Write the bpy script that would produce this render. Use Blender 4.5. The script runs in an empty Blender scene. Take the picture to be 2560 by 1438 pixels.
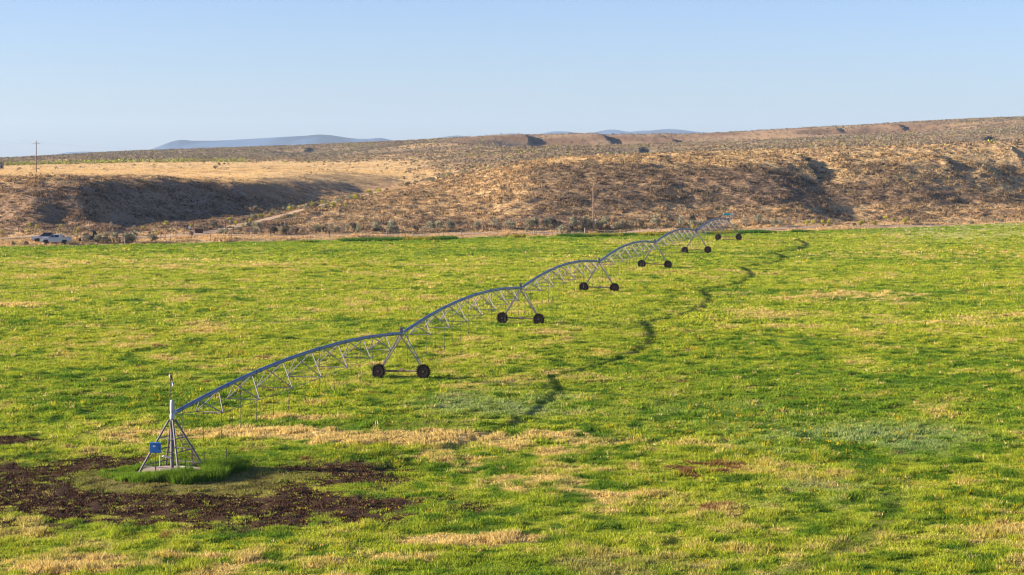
import bpy, math, random
import numpy as np
from mathutils import Vector, Matrix

scene = bpy.context.scene
COL = scene.collection
rad = math.radians

# ------------------------------------------------------------------ camera
CAM_Z = 20.5          # height of the drone above the field
F = 4850.0            # focal length expressed in photo pixels (2560 wide)
YH, XC = 395.0, 1280.0   # photo row of the true horizon, photo column of the axis
YF = 334.0             # row where the rising field plane would vanish
SLOPE = (YH - YF) / F  # the field climbs gently away from the drone
cam_d = bpy.data.cameras.new('camera')
cam_d.sensor_width = 36.0
cam_d.lens = F / 2560 * 36.0
cam_d.shift_y = -(719 - YH) / 2560.0
cam_d.clip_start = 1.0
cam_d.clip_end = 60000.0
cam = bpy.data.objects.new('camera', cam_d)
cam.location = (0, 0, CAM_Z)
cam.rotation_euler = (rad(90), 0, 0)
COL.objects.link(cam)
scene.camera = cam

# ------------------------------------------------------------------ light
SUN_EL = rad(15.9)
world = bpy.data.worlds.new('World')
scene.world = world
world.use_nodes = True
wn = world.node_tree
wn.nodes.clear()
wo = wn.nodes.new('ShaderNodeOutputWorld')
wb = wn.nodes.new('ShaderNodeBackground')
sky = wn.nodes.new('ShaderNodeTexSky')
sky.sky_type = 'NISHITA'
sky.sun_disc = False
sky.sun_elevation = SUN_EL
sky.sun_rotation = rad(-94)
sky.altitude = 1900
sky.air_density = 1.0
sky.dust_density = 2.4
sky.ozone_density = 1.5
wb.inputs['Strength'].default_value = 0.055
tint = wn.nodes.new('ShaderNodeVectorMath'); tint.operation = 'MULTIPLY'   # white balance of the clear mountain sky
tint.inputs[1].default_value = (0.835, 0.895, 1.19)
wn.links.new(sky.outputs[0], tint.inputs[0]); wn.links.new(tint.outputs[0], wb.inputs[0])
wn.links.new(wb.outputs[0], wo.inputs[0])

sun_d = bpy.data.lights.new('sun', 'SUN')
sun_d.energy = 5.0
sun_d.angle = rad(0.5)
sun_d.color = (1.0, 0.83, 0.62)
sun = bpy.data.objects.new('sun', sun_d)
sdir = Vector((math.cos(SUN_EL), math.cos(SUN_EL) * 0.03, -math.sin(SUN_EL)))
sun.rotation_euler = sdir.to_track_quat('-Z', 'Y').to_euler()
sun.location = (-200, 100, 120)
COL.objects.link(sun)

scene.view_settings.view_transform = 'Standard'
scene.view_settings.look = 'None'
scene.view_settings.gamma = 1.0
scene.view_settings.exposure = 1.6
scene.cycles.max_bounces = 6
scene.cycles.volume_bounces = 0
scene.cycles.filter_width = 1.1
scene.cycles.use_denoising = True

# ------------------------------------------------------------------ noise
def _hash(ix, iy, seed):
    h = (ix.astype(np.int64) * 374761393 + iy.astype(np.int64) * 668265263 + seed * 1442695041) & 0xFFFFFFFF
    h = ((h ^ (h >> 13)) * 1274126177) & 0xFFFFFFFF
    h = (h ^ (h >> 16)) & 0xFFFFFF
    return h / float(0xFFFFFF)

def noise(x, y, s, seed=0):
    x = np.asarray(x, float) / s; y = np.asarray(y, float) / s
    ix = np.floor(x); iy = np.floor(y)
    fx = x - ix; fy = y - iy
    fx = fx * fx * (3 - 2 * fx); fy = fy * fy * (3 - 2 * fy)
    a = _hash(ix, iy, seed); b = _hash(ix + 1, iy, seed)
    c = _hash(ix, iy + 1, seed); d = _hash(ix + 1, iy + 1, seed)
    return (a * (1 - fx) + b * fx) * (1 - fy) + (c * (1 - fx) + d * fx) * fy

def fbm(x, y, s, seed=0, n=4):
    v = 0; a = 0.5; t = 0
    for k in range(n):
        v = v + a * noise(x + 17.3 * k, y - 9.1 * k, s / 2 ** k, seed + k * 7)
        t += a; a *= 0.55
    return v / t

def sstep(a, b, x):
    t = np.clip((np.asarray(x, float) - a) / (b - a), 0, 1)
    return t * t * (3 - 2 * t)

# ------------------------------------------------------------------ terrain
A = [  # (photo column, photo row, distance): survey points of the land beyond the field
 # roadside bank
 (0,588,376),(250,585,380),(400,584,382),
 (0,566,382),(100,564,383),(250,561,386),(400,561,389),(480,566,390),(520,580,387),
 (0,560,391),(150,557,396),(250,557,404),
 (-100,616.5,352),(0,614.5,354.5),(0,610.6,359.5),(300,609.4,361),(300,605.6,366),(-100,612.5,357),
(300,557,408),(400,556,414),(500,553,420),(560,550,417),
 # foot of the right hill
 (760,579,390),(1000,576,396),(1280,571,404),(1500,568,410),(1800,562,420),(2100,555,430),(2400,546,440),(2560,540,446),
 # left hill: bulge, bowl and nose
 (-100,505,405),(0,505,402),(100,505,401),(200,505,404),(245,505.5,409),(290,506,416),(345,508,424),(400,510,431),(460,511,440),(525,510,446),(579,497,456),(716,478.5,490),(852,466,520),
 (0,448,440),(100,446,440),(200,447,447),(290,448,460),(100,443,480),(200,443,490),(300,443,500),(400,447,490),(500,446,510),
 (-100,452,420),(0,450,421),(100,448,420),(200,449,425),(290,454,435),
 (345,458,440),(400,459,447),(460,460,455),(560,457,472),(637,455,490),(720,453,505),(798,451,520),(900,449,535),(970,447,545),
 # gully floor and the track beside it
 (580,566,394),(610,556,410),(640,545,425),(680,535,445),(720,522,465),(800,503,490),(905,482,520),(1010,459,545),
 (610,560,397),(680,545,410),(760,523,430),(850,500,452),(950,479,478),(1050,457,505),(1120,442,525),
 # plateau
 (0,440,500),(0,428,620),(0,420,760),(0,412,900),(0,405,1100),(0,395,1800),(-100,440,500),(-100,420,760),(-100,397,1800),
 (300,440,500),(300,425,620),(300,412,780),(300,405,900),(300,390,1250),(300,378,1800),
 (600,440,520),(600,420,680),(600,408,820),(600,395,1000),(600,380,1350),(600,368,1800),
 (900,430,600),(900,415,720),(900,400,880),(900,380,1200),(900,356,1800),
 (1000,440,570),(1000,425,640),(1000,410,760),(1000,395,900),(1000,375,1200),(1000,352,1800),
 # right hill
 (1150,470,470),(1200,430,505),(1100,500,445),(1100,540,418),(900,540,412),(900,565,398),(760,560,402),
 (1300,412,490),(1300,450,455),(1300,500,430),(1300,540,414),
 (1500,403,480),(1500,440,456),(1500,480,438),(1500,520,424),(1500,545,417),
 (1800,393,485),(1800,430,462),(1800,480,445),(1800,515,433),(1800,541,426),
 (2100,389,490),(2100,430,470),(2100,480,452),(2100,510,442),(2100,534,436),
 (2400,385,502),(2400,430,484),(2400,480,466),(2400,508,455),(2400,527,447),
 (2560,383,508),(2560,430,492),(2560,470,476),(2560,503,461),(2560,521,453),(2680,383,510),(2680,470,478),
 (1300,405,600),(1300,385,750),(1300,368,1000),(1130,353,1250),(1250,362,1260),(1400,362,1260),(1550,361,1260),(1650,352,1260),(1780,346,1280),(1850,345,1300),(1100,350,1420),(1180,341,1420),(1250,338,1430),(1350,335,1450),(1500,333,1450),(1600,335,1450),(1700,335,1450),(1830,332,1480),(1250,342,1800),(1500,339,1800),(1700,340,1800),
 (1600,397,560),(1600,390,640),(1600,370,850),(1600,362,1150),
 (2000,389,570),(2000,383,680),(2000,360,950),(2000,336,1320),(2000,319,1520),(2000,322,1800),
 (2300,386,590),(2300,375,720),(2300,345,1000),(2300,325,1300),(2300,302,1800),
 (2560,380,620),(2560,350,850),(2560,320,1150),(2560,291,1750),(2680,287,1750),(2680,350,850),(1830,330,1800),
]
def road_off(px):                    # the road swings away from the field towards the trucks
    return 8.0 + 10.0 * float(np.clip((900 - px) / 600.0, 0, 1))
def edge_px(px):                     # distance of the field's far edge at a photo column
    return 385.0 / (1 - 0.367 * (px - XC) / F)
for _p, _y in ((-100, 599), (0, 596), (300, 591), (535, 587), (640, 588), (900, 586), (1280, 582), (1700, 575), (2100, 567), (2560, 553)):
    _d = edge_px(_p) + road_off(_p)
    _t = (_y - YF) * _d
    A += [(_p, YF + _t / (_d + o), _d + o) for o in (-4.0, 0.0, 4.0)]   # a level shelf carries the road
A = np.array(A, float)
Az = CAM_Z - (A[:, 1] - YF) * A[:, 2] / F - 1.0 * (A[:, 2] > 1000)
def _uv(px, d):
    return np.stack([px / 420.0, np.log(d / 350.0) * 6.0], -1)
Ap = _uv(A[:, 0], A[:, 2])
def _tps(r2):
    return 0.5 * r2 * np.log(r2 + 1e-9)
_n = len(A)
_K = _tps(((Ap[:, None] - Ap[None]) ** 2).sum(-1)) + np.eye(_n) * 0.004
_P = np.concatenate([np.ones((_n, 1)), Ap], 1)
_M = np.zeros((_n + 3, _n + 3)); _M[:_n, :_n] = _K; _M[:_n, _n:] = _P; _M[_n:, :_n] = _P.T
_w = np.linalg.solve(_M, np.concatenate([Az, np.zeros(3)]))

def rbf(px, d):
    px = np.clip(px, -140, 2700); d = np.clip(d, 340, 1850)
    out = np.empty(px.shape)
    q = _uv(px, d).reshape(-1, 2); o = out.reshape(-1)
    for i in range(0, len(q), 60000):
        s = q[i:i + 60000]
        r2 = (s[:, 0:1] - Ap[None, :, 0]) ** 2 + (s[:, 1:2] - Ap[None, :, 1]) ** 2
        o[i:i + 60000] = _tps(r2) @ _w[:_n] + _w[_n] + s @ _w[_n + 1:]
    return out

def edge_d(x):                       # far edge of the irrigated field
    return 385.0 + 0.367 * x
def seg_dist(x, y, pts):             # signed sideways distance to a polyline (positive = right side), and 0..1 along it
    best = np.full(np.shape(x), 1e9); sgn = np.zeros(np.shape(x)); par = np.zeros(np.shape(x))
    n = len(pts) - 1
    for k in range(n):
        ax, ay = pts[k]; bx, by = pts[k + 1]
        dx, dy = bx - ax, by - ay; L2 = dx * dx + dy * dy
        t = np.clip(((x - ax) * dx + (y - ay) * dy) / L2, 0, 1)
        ex = x - (ax + t * dx); ey = y - (ay + t * dy)
        dd = np.hypot(ex, ey)
        m = dd < best
        best = np.where(m, dd, best)
        sgn = np.where(m, np.sign(ex * dy - ey * dx), sgn)
        par = np.where(m, (k + t) / n, par)
    return best * sgn, par
def W(px, d):
    return ((px - XC) / F * d, d)
ROAD = [(x, edge_d(x) + road_off(XC + x / (edge_d(x) + 10) * F)) for x in (-175, -140, -110, -95, -80, -65, -50, -38, -28, -15, 0, 40, 80, 120, 200)]
TRACK = [W(480, 378), W(520, 383), W(560, 390), W(610, 397), W(680, 410), W(760, 430), W(850, 452), W(950, 478), W(1050, 505), W(1130, 530), W(1200, 560)]
GULLIES = [ # line going uphill, left half-width, right half-width, depth
 ([W(2165, 430), W(2135, 443), W(2095, 456), W(2060, 468)], 11, 26, 3.0),
 ([W(1800, 425), W(1770, 440), W(1735, 456), W(1690, 474)], 10, 24, 1.3),
 ([W(2475, 452), W(2440, 468), W(2400, 482)], 9, 24, 1.2),
 ([W(2690, 455), W(2640, 470), W(2590, 490)], 10, 26, 1.6),
 ([W(1500, 640), W(1550, 730), W(1585, 800), W(1600, 860)], 12, 26, 2.6),
 ([W(2360, 780), W(2420, 860), W(2460, 960)], 14, 30, 3.5),
 ([W(1392, 1235), W(1375, 1300), W(1352, 1370), W(1335, 1440)], 32, 70, 8),
 ([W(1650, 1235), W(1620, 1300), W(1575, 1370), W(1545, 1440)], 44, 90, 8.5),
 ([W(1850, 1260), W(1810, 1330), W(1770, 1400), W(1730, 1450)], 36, 75, 5.5),
 ([W(1965, 1290), W(1925, 1360), W(1890, 1430)], 32, 60, 4.5),
 ([W(2190, 1330), W(2160, 1420), W(2120, 1500)], 40, 70, 4.5),
 ([W(2330, 1330), W(2300, 1430), W(2270, 1520)], 34, 65, 4.5),
 ([W(640, 1150), W(720, 1300), W(760, 1450)], 20, 50, 3.5),
 ([W(60, 870), W(-20, 960), W(-120, 1000)], 25, 30, 2.5),
]
PIV = (-21.2, 121.0)

def height(x, y, fine=True):
    x = np.asarray(x, float); y = np.asarray(y, float)
    px = XC + x / np.maximum(y, 1) * F
    e = edge_d(x)
    zf = -0.56 * np.clip((163 - y) / 42, 0, 2.0) + 0.42 * sstep(160, 215, y) * (1 - sstep(285, 340, y)) \
         + 0.9 * sstep(60, 125, x) * sstep(330, 430, y)
    zf = zf + 0.22 * (fbm(x, y, 26, 3, 3) - 0.5) * sstep(6, 14, np.hypot(x - PIV[0], y - PIV[1]))
    if fine:
        zf = zf + 0.23 * (fbm(x, y, 1.25, 13, 2) - 0.5) * sstep(4.5, 8, np.hypot(x - PIV[0], y - PIV[1]))
    m = sstep(-1.0, 4.0, y - e)
    z = zf.copy()
    h = m > 0
    if h.any():
        xx, yy, pp = x[h], y[h], px[h]
        zz = rbf(pp, yy)
        for pts, lw, rw, dep in GULLIES:
            s, t = seg_dist(xx, yy, pts)
            g = np.where(s < 0, np.exp(-(s / lw) ** 2), np.exp(-(s / rw) ** 2)) * np.minimum(sstep(-.02, .25, t), 1)
            wob = 0.75 + 0.5 * noise(xx, yy, 25, 91)
            zz = zz - dep * g * wob
        zz = np.where(yy > 1850, zz - 34 * sstep(1850, 2700, yy) - 0.004 * np.clip(yy - 2600, 0, 14000), zz)
        sr, _ = seg_dist(xx, yy, ROAD); st, _ = seg_dist(xx, yy, TRACK)
        flat = sstep(2.4, 7, np.minimum(np.abs(sr), np.abs(st)))
        up = sstep(8, 40, yy - edge_d(xx))
        plate = sstep(455, 520, yy) * (1 - sstep(760, 900, yy)) * (1 - sstep(900, 1100, pp))
        amp = up * flat * (1 - 0.8 * plate)
        zz = zz + amp * 0.8 * (fbm(xx, yy, 15, 11, 3) - 0.5)
        if fine:
            zz = zz + amp * 0.8 * (fbm(xx, yy, 2.4, 29, 2) - 0.5)
        far = sstep(700, 1200, yy)
        zz = zz + far * 2.6 * (fbm(xx, yy, 90, 41, 3) - 0.5) * (1 - sstep(1550, 1750, yy) * .8)
        z[h] = z[h] * (1 - m[h]) + zz * m[h]
    return z + SLOPE * np.minimum(y, 1850)

def hz(x, y):
    return float(height(np.array([x]), np.array([y]))[0])
def proj(x, y, z):
    return XC + x / y * F, YH + (CAM_Z - z) / y * F
def ground_at(px, py, lo=60, hi=1850):
    """First land point on the sight line through a photo pixel."""
    d = np.exp(np.linspace(math.log(lo), math.log(hi), 2400))
    x = (px - XC) / F * d
    z = height(x, d)
    ray = CAM_Z - (py - YH) / F * d
    k = np.argmax(z >= ray) if (z >= ray).any() else len(d) - 1
    return float(x[k]), float(d[k]), float(z[k])

# ------------------------------------------------------------------ object helpers
def tag(o, label=None, cat=None, group=None, kind=None):
    if label: o['label'] = label
    if cat: o['category'] = cat
    if group: o['group'] = group
    if kind: o['kind'] = kind
    return o
def empty(name, loc, rz=0.0):
    o = bpy.data.objects.new(name, None)
    o.empty_display_size = 0.3
    o.location = loc; o.rotation_euler = (0, 0, rz)
    COL.objects.link(o)
    return o

class MB:
    def __init__(s):
        s.v = []; s.f = []
    def add(s, vs, fs):
        b = len(s.v)
        s.v += [tuple(p) for p in vs]
        s.f += [tuple(b + i for i in f) for f in fs]
        return s
    def box(s, c, size, R=None):
        cx, cy, cz = c; hx, hy, hz_ = size[0] / 2, size[1] / 2, size[2] / 2
        vs = [Vector((sx * hx, sy * hy, sz * hz_)) for sz in (-1, 1) for sy in (-1, 1) for sx in (-1, 1)]
        if R is not None: vs = [R @ v for v in vs]
        vs = [(v.x + cx, v.y + cy, v.z + cz) for v in vs]
        return s.add(vs, [(0, 2, 3, 1), (4, 5, 7, 6), (0, 1, 5, 4), (2, 6, 7, 3), (0, 4, 6, 2), (1, 3, 7, 5)])
    def bar(s, a, b, r, n=6, r2=None, cap=True):
        a = Vector(a); b = Vector(b); r2 = r if r2 is None else r2
        d = (b - a)
        if d.length < 1e-6: return s
        d.normalize()
        u = d.orthogonal().normalized(); w = d.cross(u)
        vs = []
        for p, rr in ((a, r), (b, r2)):
            for k in range(n):
                t = 2 * math.pi * k / n
                vs.append(p + (u * math.cos(t) + w * math.sin(t)) * rr)
        fs = [(k, (k + 1) % n, n + (k + 1) % n, n + k) for k in range(n)]
        if cap: fs += [tuple(range(n - 1, -1, -1)), tuple(range(n, 2 * n))]
        return s.add(vs, fs)
    def tube(s, pts, r, n=8):
        pts = [Vector(p) for p in pts]
        vs = []; m = len(pts); u = None
        for i, p in enumerate(pts):
            d = (pts[min(i + 1, m - 1)] - pts[max(i - 1, 0)]).normalized()
            if u is None: u = d.orthogonal().normalized()
            u = (u - d * u.dot(d)).normalized(); w = d.cross(u)
            rr = r[i] if isinstance(r, (list, tuple)) else r
            for k in range(n):
                t = 2 * math.pi * k / n
                vs.append(p + (u * math.cos(t) + w * math.sin(t)) * rr)
        fs = []
        for i in range(m - 1):
            for k in range(n):
                fs.append((i * n + k, i * n + (k + 1) % n, (i + 1) * n + (k + 1) % n, (i + 1) * n + k))
        fs += [tuple(range(n - 1, -1, -1)), tuple(range((m - 1) * n, m * n))]
        return s.add(vs, fs)
    def lathe(s, prof, c=(0, 0, 0), axis='z', n=16, R=None):
        vs = []
        for r, h in prof:
            for k in range(n):
                t = 2 * math.pi * k / n
                if axis == 'z': p = Vector((r * math.cos(t), r * math.sin(t), h))
                elif axis == 'y': p = Vector((r * math.cos(t), h, r * math.sin(t)))
                else: p = Vector((h, r * math.cos(t), r * math.sin(t)))
                if R is not None: p = R @ p
                vs.append(p + Vector(c))
        fs = []
        for i in range(len(prof) - 1):
            for k in range(n):
                fs.append((i * n + k, i * n + (k + 1) % n, (i + 1) * n + (k + 1) % n, (i + 1) * n + k))
        fs += [tuple(range(n - 1, -1, -1)), tuple(range((len(prof) - 1) * n, len(prof) * n))]
        return s.add(vs, fs)
    def prism(s, poly, y0, y1, inset=None):
        """side outline (x,z) pushed from y0 to y1; inset = per-vertex pull-in of both sides"""
        n = len(poly); ins = inset or [0] * n
        vs = [(p[0], y0 + i, p[1]) for p, i in zip(poly, ins)] + [(p[0], y1 - i, p[1]) for p, i in zip(poly, ins)]
        fs = [(k, (k + 1) % n, n + (k + 1) % n, n + k) for k in range(n)]
        fs += [tuple(range(n - 1, -1, -1)), tuple(range(n, 2 * n))]
        return s.add(vs, fs)
    def mesh(s, name, mat, smooth=False):
        me = bpy.data.meshes.new(name)
        me.from_pydata(s.v, [], s.f)
        me.materials.append(mat)
        import bmesh
        bm = bmesh.new(); bm.from_mesh(me)
        bmesh.ops.recalc_face_normals(bm, faces=bm.faces)
        bm.to_mesh(me); bm.free()
        if smooth:
            me.polygons.foreach_set('use_smooth', [True] * len(me.polygons))
            me.set_sharp_from_angle(angle=rad(40))
        me.update()
        return me
    def build(s, name, mat, parent=None, smooth=False, loc=(0, 0, 0)):
        o = bpy.data.objects.new(name, s.mesh(name, mat, smooth))
        o.location = loc
        COL.objects.link(o)
        if parent: o.parent = parent
        return o

def link_copy(src, parent, loc=None, rot=None):
    o = src.copy(); COL.objects.link(o); o.parent = parent
    if loc is not None: o.location = loc
    if rot is not None: o.rotation_euler = rot
    return o

# ------------------------------------------------------------------ materials
def pmat(name, color, rough=0.6, metal=0.0, spec=0.4, var=0.15, nscale=3.0, bump=0.0):
    m = bpy.data.materials.new(name); m.use_nodes = True
    nt = m.node_tree; b = nt.nodes['Principled BSDF']
    b.inputs['Roughness'].default_value = rough
    b.inputs['Metallic'].default_value = metal
    b.inputs['Specular IOR Level'].default_value = spec
    tc = nt.nodes.new('ShaderNodeTexCoord')
    no = nt.nodes.new('ShaderNodeTexNoise'); no.inputs['Scale'].default_value = nscale; no.inputs['Detail'].default_value = 5
    nt.links.new(tc.outputs['Object'], no.inputs['Vector'])
    cr = nt.nodes.new('ShaderNodeValToRGB')
    c = color
    cr.color_ramp.elements[0].position = 0.3; cr.color_ramp.elements[1].position = 0.7
    cr.color_ramp.elements[0].color = (c[0] * (1 - var), c[1] * (1 - var), c[2] * (1 - var), 1)
    cr.color_ramp.elements[1].color = (min(1, c[0] * (1 + var)), min(1, c[1] * (1 + var)), min(1, c[2] * (1 + var)), 1)
    nt.links.new(no.outputs['Fac'], cr.inputs['Fac'])
    nt.links.new(cr.outputs['Color'], b.inputs['Base Color'])
    if bump:
        bp = nt.nodes.new('ShaderNodeBump'); bp.inputs['Strength'].default_value = bump; bp.inputs['Distance'].default_value = 0.05
        nt.links.new(no.outputs['Fac'], bp.inputs['Height']); nt.links.new(bp.outputs['Normal'], b.inputs['Normal'])
    return m

def leaf_mat(name, trans=0.25, rough=0.75, spec=0.15, rnd=0.0):
    m = bpy.data.materials.new(name); m.use_nodes = True
    nt = m.node_tree; b = nt.nodes['Principled BSDF']; out = nt.nodes['Material Output']
    b.inputs['Roughness'].default_value = rough
    b.inputs['Specular IOR Level'].default_value = spec
    at = nt.nodes.new('ShaderNodeAttribute'); at.attribute_name = 'Col'
    col = at.outputs['Color']
    if rnd:
        oi = nt.nodes.new('ShaderNodeObjectInfo')
        mr = nt.nodes.new('ShaderNodeMapRange')
        mr.inputs['To Min'].default_value = 1 - rnd; mr.inputs['To Max'].default_value = 1 + rnd
        nt.links.new(oi.outputs['Random'], mr.inputs['Value'])
        hs = nt.nodes.new('ShaderNodeHueSaturation')
        nt.links.new(mr.outputs[0], hs.inputs['Value']); nt.links.new(col, hs.inputs['Color'])
        col = hs.outputs[0]
    tr = nt.nodes.new('ShaderNodeBsdfTranslucent')
    mx = nt.nodes.new('ShaderNodeMixShader'); mx.inputs[0].default_value = trans
    nt.links.new(col, b.inputs['Base Color']); nt.links.new(col, tr.inputs['Color'])
    nt.links.new(b.outputs[0], mx.inputs[1]); nt.links.new(tr.outputs[0], mx.inputs[2])
    nt.links.new(mx.outputs[0], out.inputs['Surface'])
    return m

def ground_mat():
    m = bpy.data.materials.new('soil_and_turf'); m.use_nodes = True
    nt = m.node_tree; b = nt.nodes['Principled BSDF']
    b.inputs['Roughness'].default_value = 0.95
    b.inputs['Specular IOR Level'].default_value = 0.1
    at = nt.nodes.new('ShaderNodeAttribute'); at.attribute_name = 'Col'
    tc = nt.nodes.new('ShaderNodeTexCoord')
    n1 = nt.nodes.new('ShaderNodeTexNoise'); n1.inputs['Scale'].default_value = 1.1; n1.inputs['Detail'].default_value = 8
    n1.inputs['Roughness'].default_value = 0.7
    nt.links.new(tc.outputs['Object'], n1.inputs['Vector'])
    mr = nt.nodes.new('ShaderNodeMapRange')
    mr.inputs['From Min'].default_value = 0.3; mr.inputs['From Max'].default_value = 0.7
    mr.inputs['To Min'].default_value = 0.6; mr.inputs['To Max'].default_value = 1.4
    nt.links.new(n1.outputs['Fac'], mr.inputs['Value'])
    mul = nt.nodes.new('ShaderNodeVectorMath'); mul.operation = 'SCALE'
    nt.links.new(at.outputs['Color'], mul.inputs[0]); nt.links.new(mr.outputs[0], mul.inputs['Scale'])
    nt.links.new(mul.outputs[0], b.inputs['Base Color'])
    bp = nt.nodes.new('ShaderNodeBump'); bp.inputs['Strength'].default_value = 0.9; bp.inputs['Distance'].default_value = 0.35
    nt.links.new(n1.outputs['Fac'], bp.inputs['Height']); nt.links.new(bp.outputs['Normal'], b.inputs['Normal'])
    return m

M_GROUND = ground_mat()
M_GRASS = leaf_mat('grass_blades', 0.4)
M_DRY = leaf_mat('dry_grass_blades', 0.25)
M_SHRUB = leaf_mat('shrub_leaves', 0.12)
M_SHRUB1 = leaf_mat('shrub_leaves_single', 0.12, rnd=0.18)
M_CLOD = leaf_mat('mud_clods', 0.0, 1.0, 0.03)
M_STEEL = pmat('galvanised_steel', (0.36, 0.40, 0.47), 0.38, 0.65, 0.5, 0.12, 2.0)
M_STEEL2 = pmat('weathered_steel', (0.13, 0.125, 0.14), 0.55, 0.3, 0.4, 0.18, 4.0)
M_PIPE = pmat('galvanised_pipe', (0.10, 0.16, 0.27), 0.42, 0.3, 0.5, 0.12, 0.8)
M_TRUSS = pmat('truss_steel', (0.24, 0.22, 0.24), 0.55, 0.1, 0.4, 0.15, 4.0)
M_HOSE = pmat('black_hose', (0.035, 0.033, 0.035), 0.5, 0, 0.4, 0.1)
M_TYRE = pmat('muddy_tyre', (0.012, 0.010, 0.010), 1.0, 0, 0.04, 0.35, 6.0, 0.4)
M_RUSTY = pmat('rusty_steel', (0.17, 0.12, 0.10), 0.7, 0.3, 0.4, 0.3, 5.0)
M_RIM = pmat('dirty_rim', (0.04, 0.03, 0.027), 0.8, 0.1, 0.2, 0.3, 6.0)
M_BLUE = pmat('blue_paint', (0.02, 0.17, 0.50), 0.4, 0, 0.5, 0.12, 5.0)
M_TEAL = pmat('teal_paint', (0.02, 0.32, 0.42), 0.4, 0, 0.5, 0.12, 5.0)
M_WHITE = pmat('white_paint', (0.52, 0.53, 0.57), 0.35, 0, 0.5, 0.05, 2.0)
M_CREAM = pmat('dusty_white', (0.72, 0.66, 0.64), 0.6, 0, 0.4, 0.1, 4.0)
M_CONC = pmat('concrete', (0.40, 0.31, 0.26), 0.9, 0, 0.2, 0.2, 2.5, 0.3)
M_DIRT = pmat('dirt_road', (0.40, 0.29, 0.20), 0.95, 0, 0.1, 0.2, 0.35, 0.4)
M_WOOD = pmat('weathered_wood', (0.22, 0.13, 0.10), 0.85, 0, 0.2, 0.25, 6.0, 0.3)
M_GREYWOOD = pmat('grey_wood', (0.24, 0.22, 0.23), 0.85, 0, 0.2, 0.25, 6.0, 0.3)
M_GLASS = pmat('dark_glass', (0.02, 0.03, 0.04), 0.08, 0, 0.8, 0.1)
M_BLACK = pmat('black_plastic', (0.02, 0.022, 0.022), 0.5, 0, 0.4, 0.1)
M_DKGREEN = pmat('dark_green_plastic', (0.018, 0.035, 0.032), 0.45, 0, 0.4, 0.1)
M_BARK = pmat('shrub_bark', (0.10, 0.075, 0.06), 0.9, 0, 0.1, 0.3, 9.0)
M_WIRE = pmat('wire', (0.30, 0.30, 0.32), 0.5, 0.6, 0.5, 0.05)
M_CHROME = pmat('chrome', (0.6, 0.6, 0.62), 0.2, 1.0, 0.5, 0.05)
M_LAMP = pmat('lamp_glass', (0.6, 0.6, 0.6), 0.1, 0, 0.8, 0.05)
M_RED = pmat('red_lens', (0.25, 0.02, 0.02), 0.2, 0, 0.6, 0.05)

# ------------------------------------------------------------------ land colours (albedo) by place
def mix(a, b, t):
    t = np.asarray(t)[..., None]
    return a * (1 - t) + np.asarray(b) * t
LUSH = np.array((0.142, 0.252, 0.012)); YEL = np.array((0.365, 0.420, 0.032)); STRAW = np.array((0.68, 0.50, 0.20))
DEEP = np.array((0.050, 0.140, 0.010)); DEW = np.array((0.22, 0.33, 0.12)); MUD = np.array((0.058, 0.031, 0.018))
HAY = np.array((0.54, 0.375, 0.19)); BROWN = np.array((0.25, 0.165, 0.105)); SAGE = np.array((0.25, 0.22, 0.15))
DSAGE = np.array((0.095, 0.078, 0.060)); GOLD = np.array((0.68, 0.48, 0.235)); RABBIT = np.array((0.36, 0.39, 0.06)); REDW = np.array((0.15, 0.045, 0.03))

def ell(px, py, cx, cy, rx, ry, soft=0.5):
    r = np.sqrt(((px - cx) / rx) ** 2 + ((py - cy) / ry) ** 2)
    return 1 - sstep(1 - soft, 1 + soft * .6, r)

def land_px(x, y):
    zf = -0.56 * np.clip((163 - y) / 42, 0, 2.0)
    return XC + x / y * F, YF + (CAM_Z - zf) / y * F

def mud_mask(x, y):
    """trampled wet ground round the pivot point (0..1), with its ragged edge"""
    px, py = land_px(x, y)
    n = fbm(x, y, 5.0, 71, 4)
    m = np.maximum.reduce([  # soft edged patches
        ell(px, py, 330, 1245, 560, 72, .85), ell(px, py, 640, 1268, 470, 50, .85), ell(px, py, 820, 1180, 260, 32, .85),
        ell(px, py, 180, 1176, 300, 40, .8), ell(px, py, 20, 1102, 100, 13, .8), ell(px, py, 880, 1264, 220, 26, .85)])
    n2 = fbm(x, y, 1.1, 73, 2)
    return np.clip(sstep(0.04, 0.74, m * 1.0 + (n - 0.5) * 0.75 + (n2 - .5) * 1.3 + 0.01) * sstep(0.0, 0.15, m), 0, 1)

def isle_r(x, y):
    return np.hypot((x - PIV[0] - 0.1) / 1.05, y - PIV[1] + 0.3)

def olive(x, y):
    r = np.hypot((x - PIV[0] - 1.6) / 1.65, (y - PIV[1] + 2.6) / 1.0)
    return 1 - sstep(3.3, 5.2, r + 2.8 * (fbm(x, y, 2.5, 8, 2) - .5))

def ruts(x, y):
    r = np.hypot(x - PIV[0], y - PIV[1])
    out = np.zeros(np.shape(x))
    for k, R0 in enumerate((43.7, 86.8, 130.2, 173.6, 217, 260.5)):
        dr = np.abs(r - R0 + 0.8 * (noise(x, y, 18, 5 + k) - .5))
        out = np.maximum(out, (1 - sstep(0.25, 1.0, dr)) * (0.45 + 0.75 * noise(x, y, 9, 51 + k)))
    return np.clip(out, 0, 1)

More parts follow.
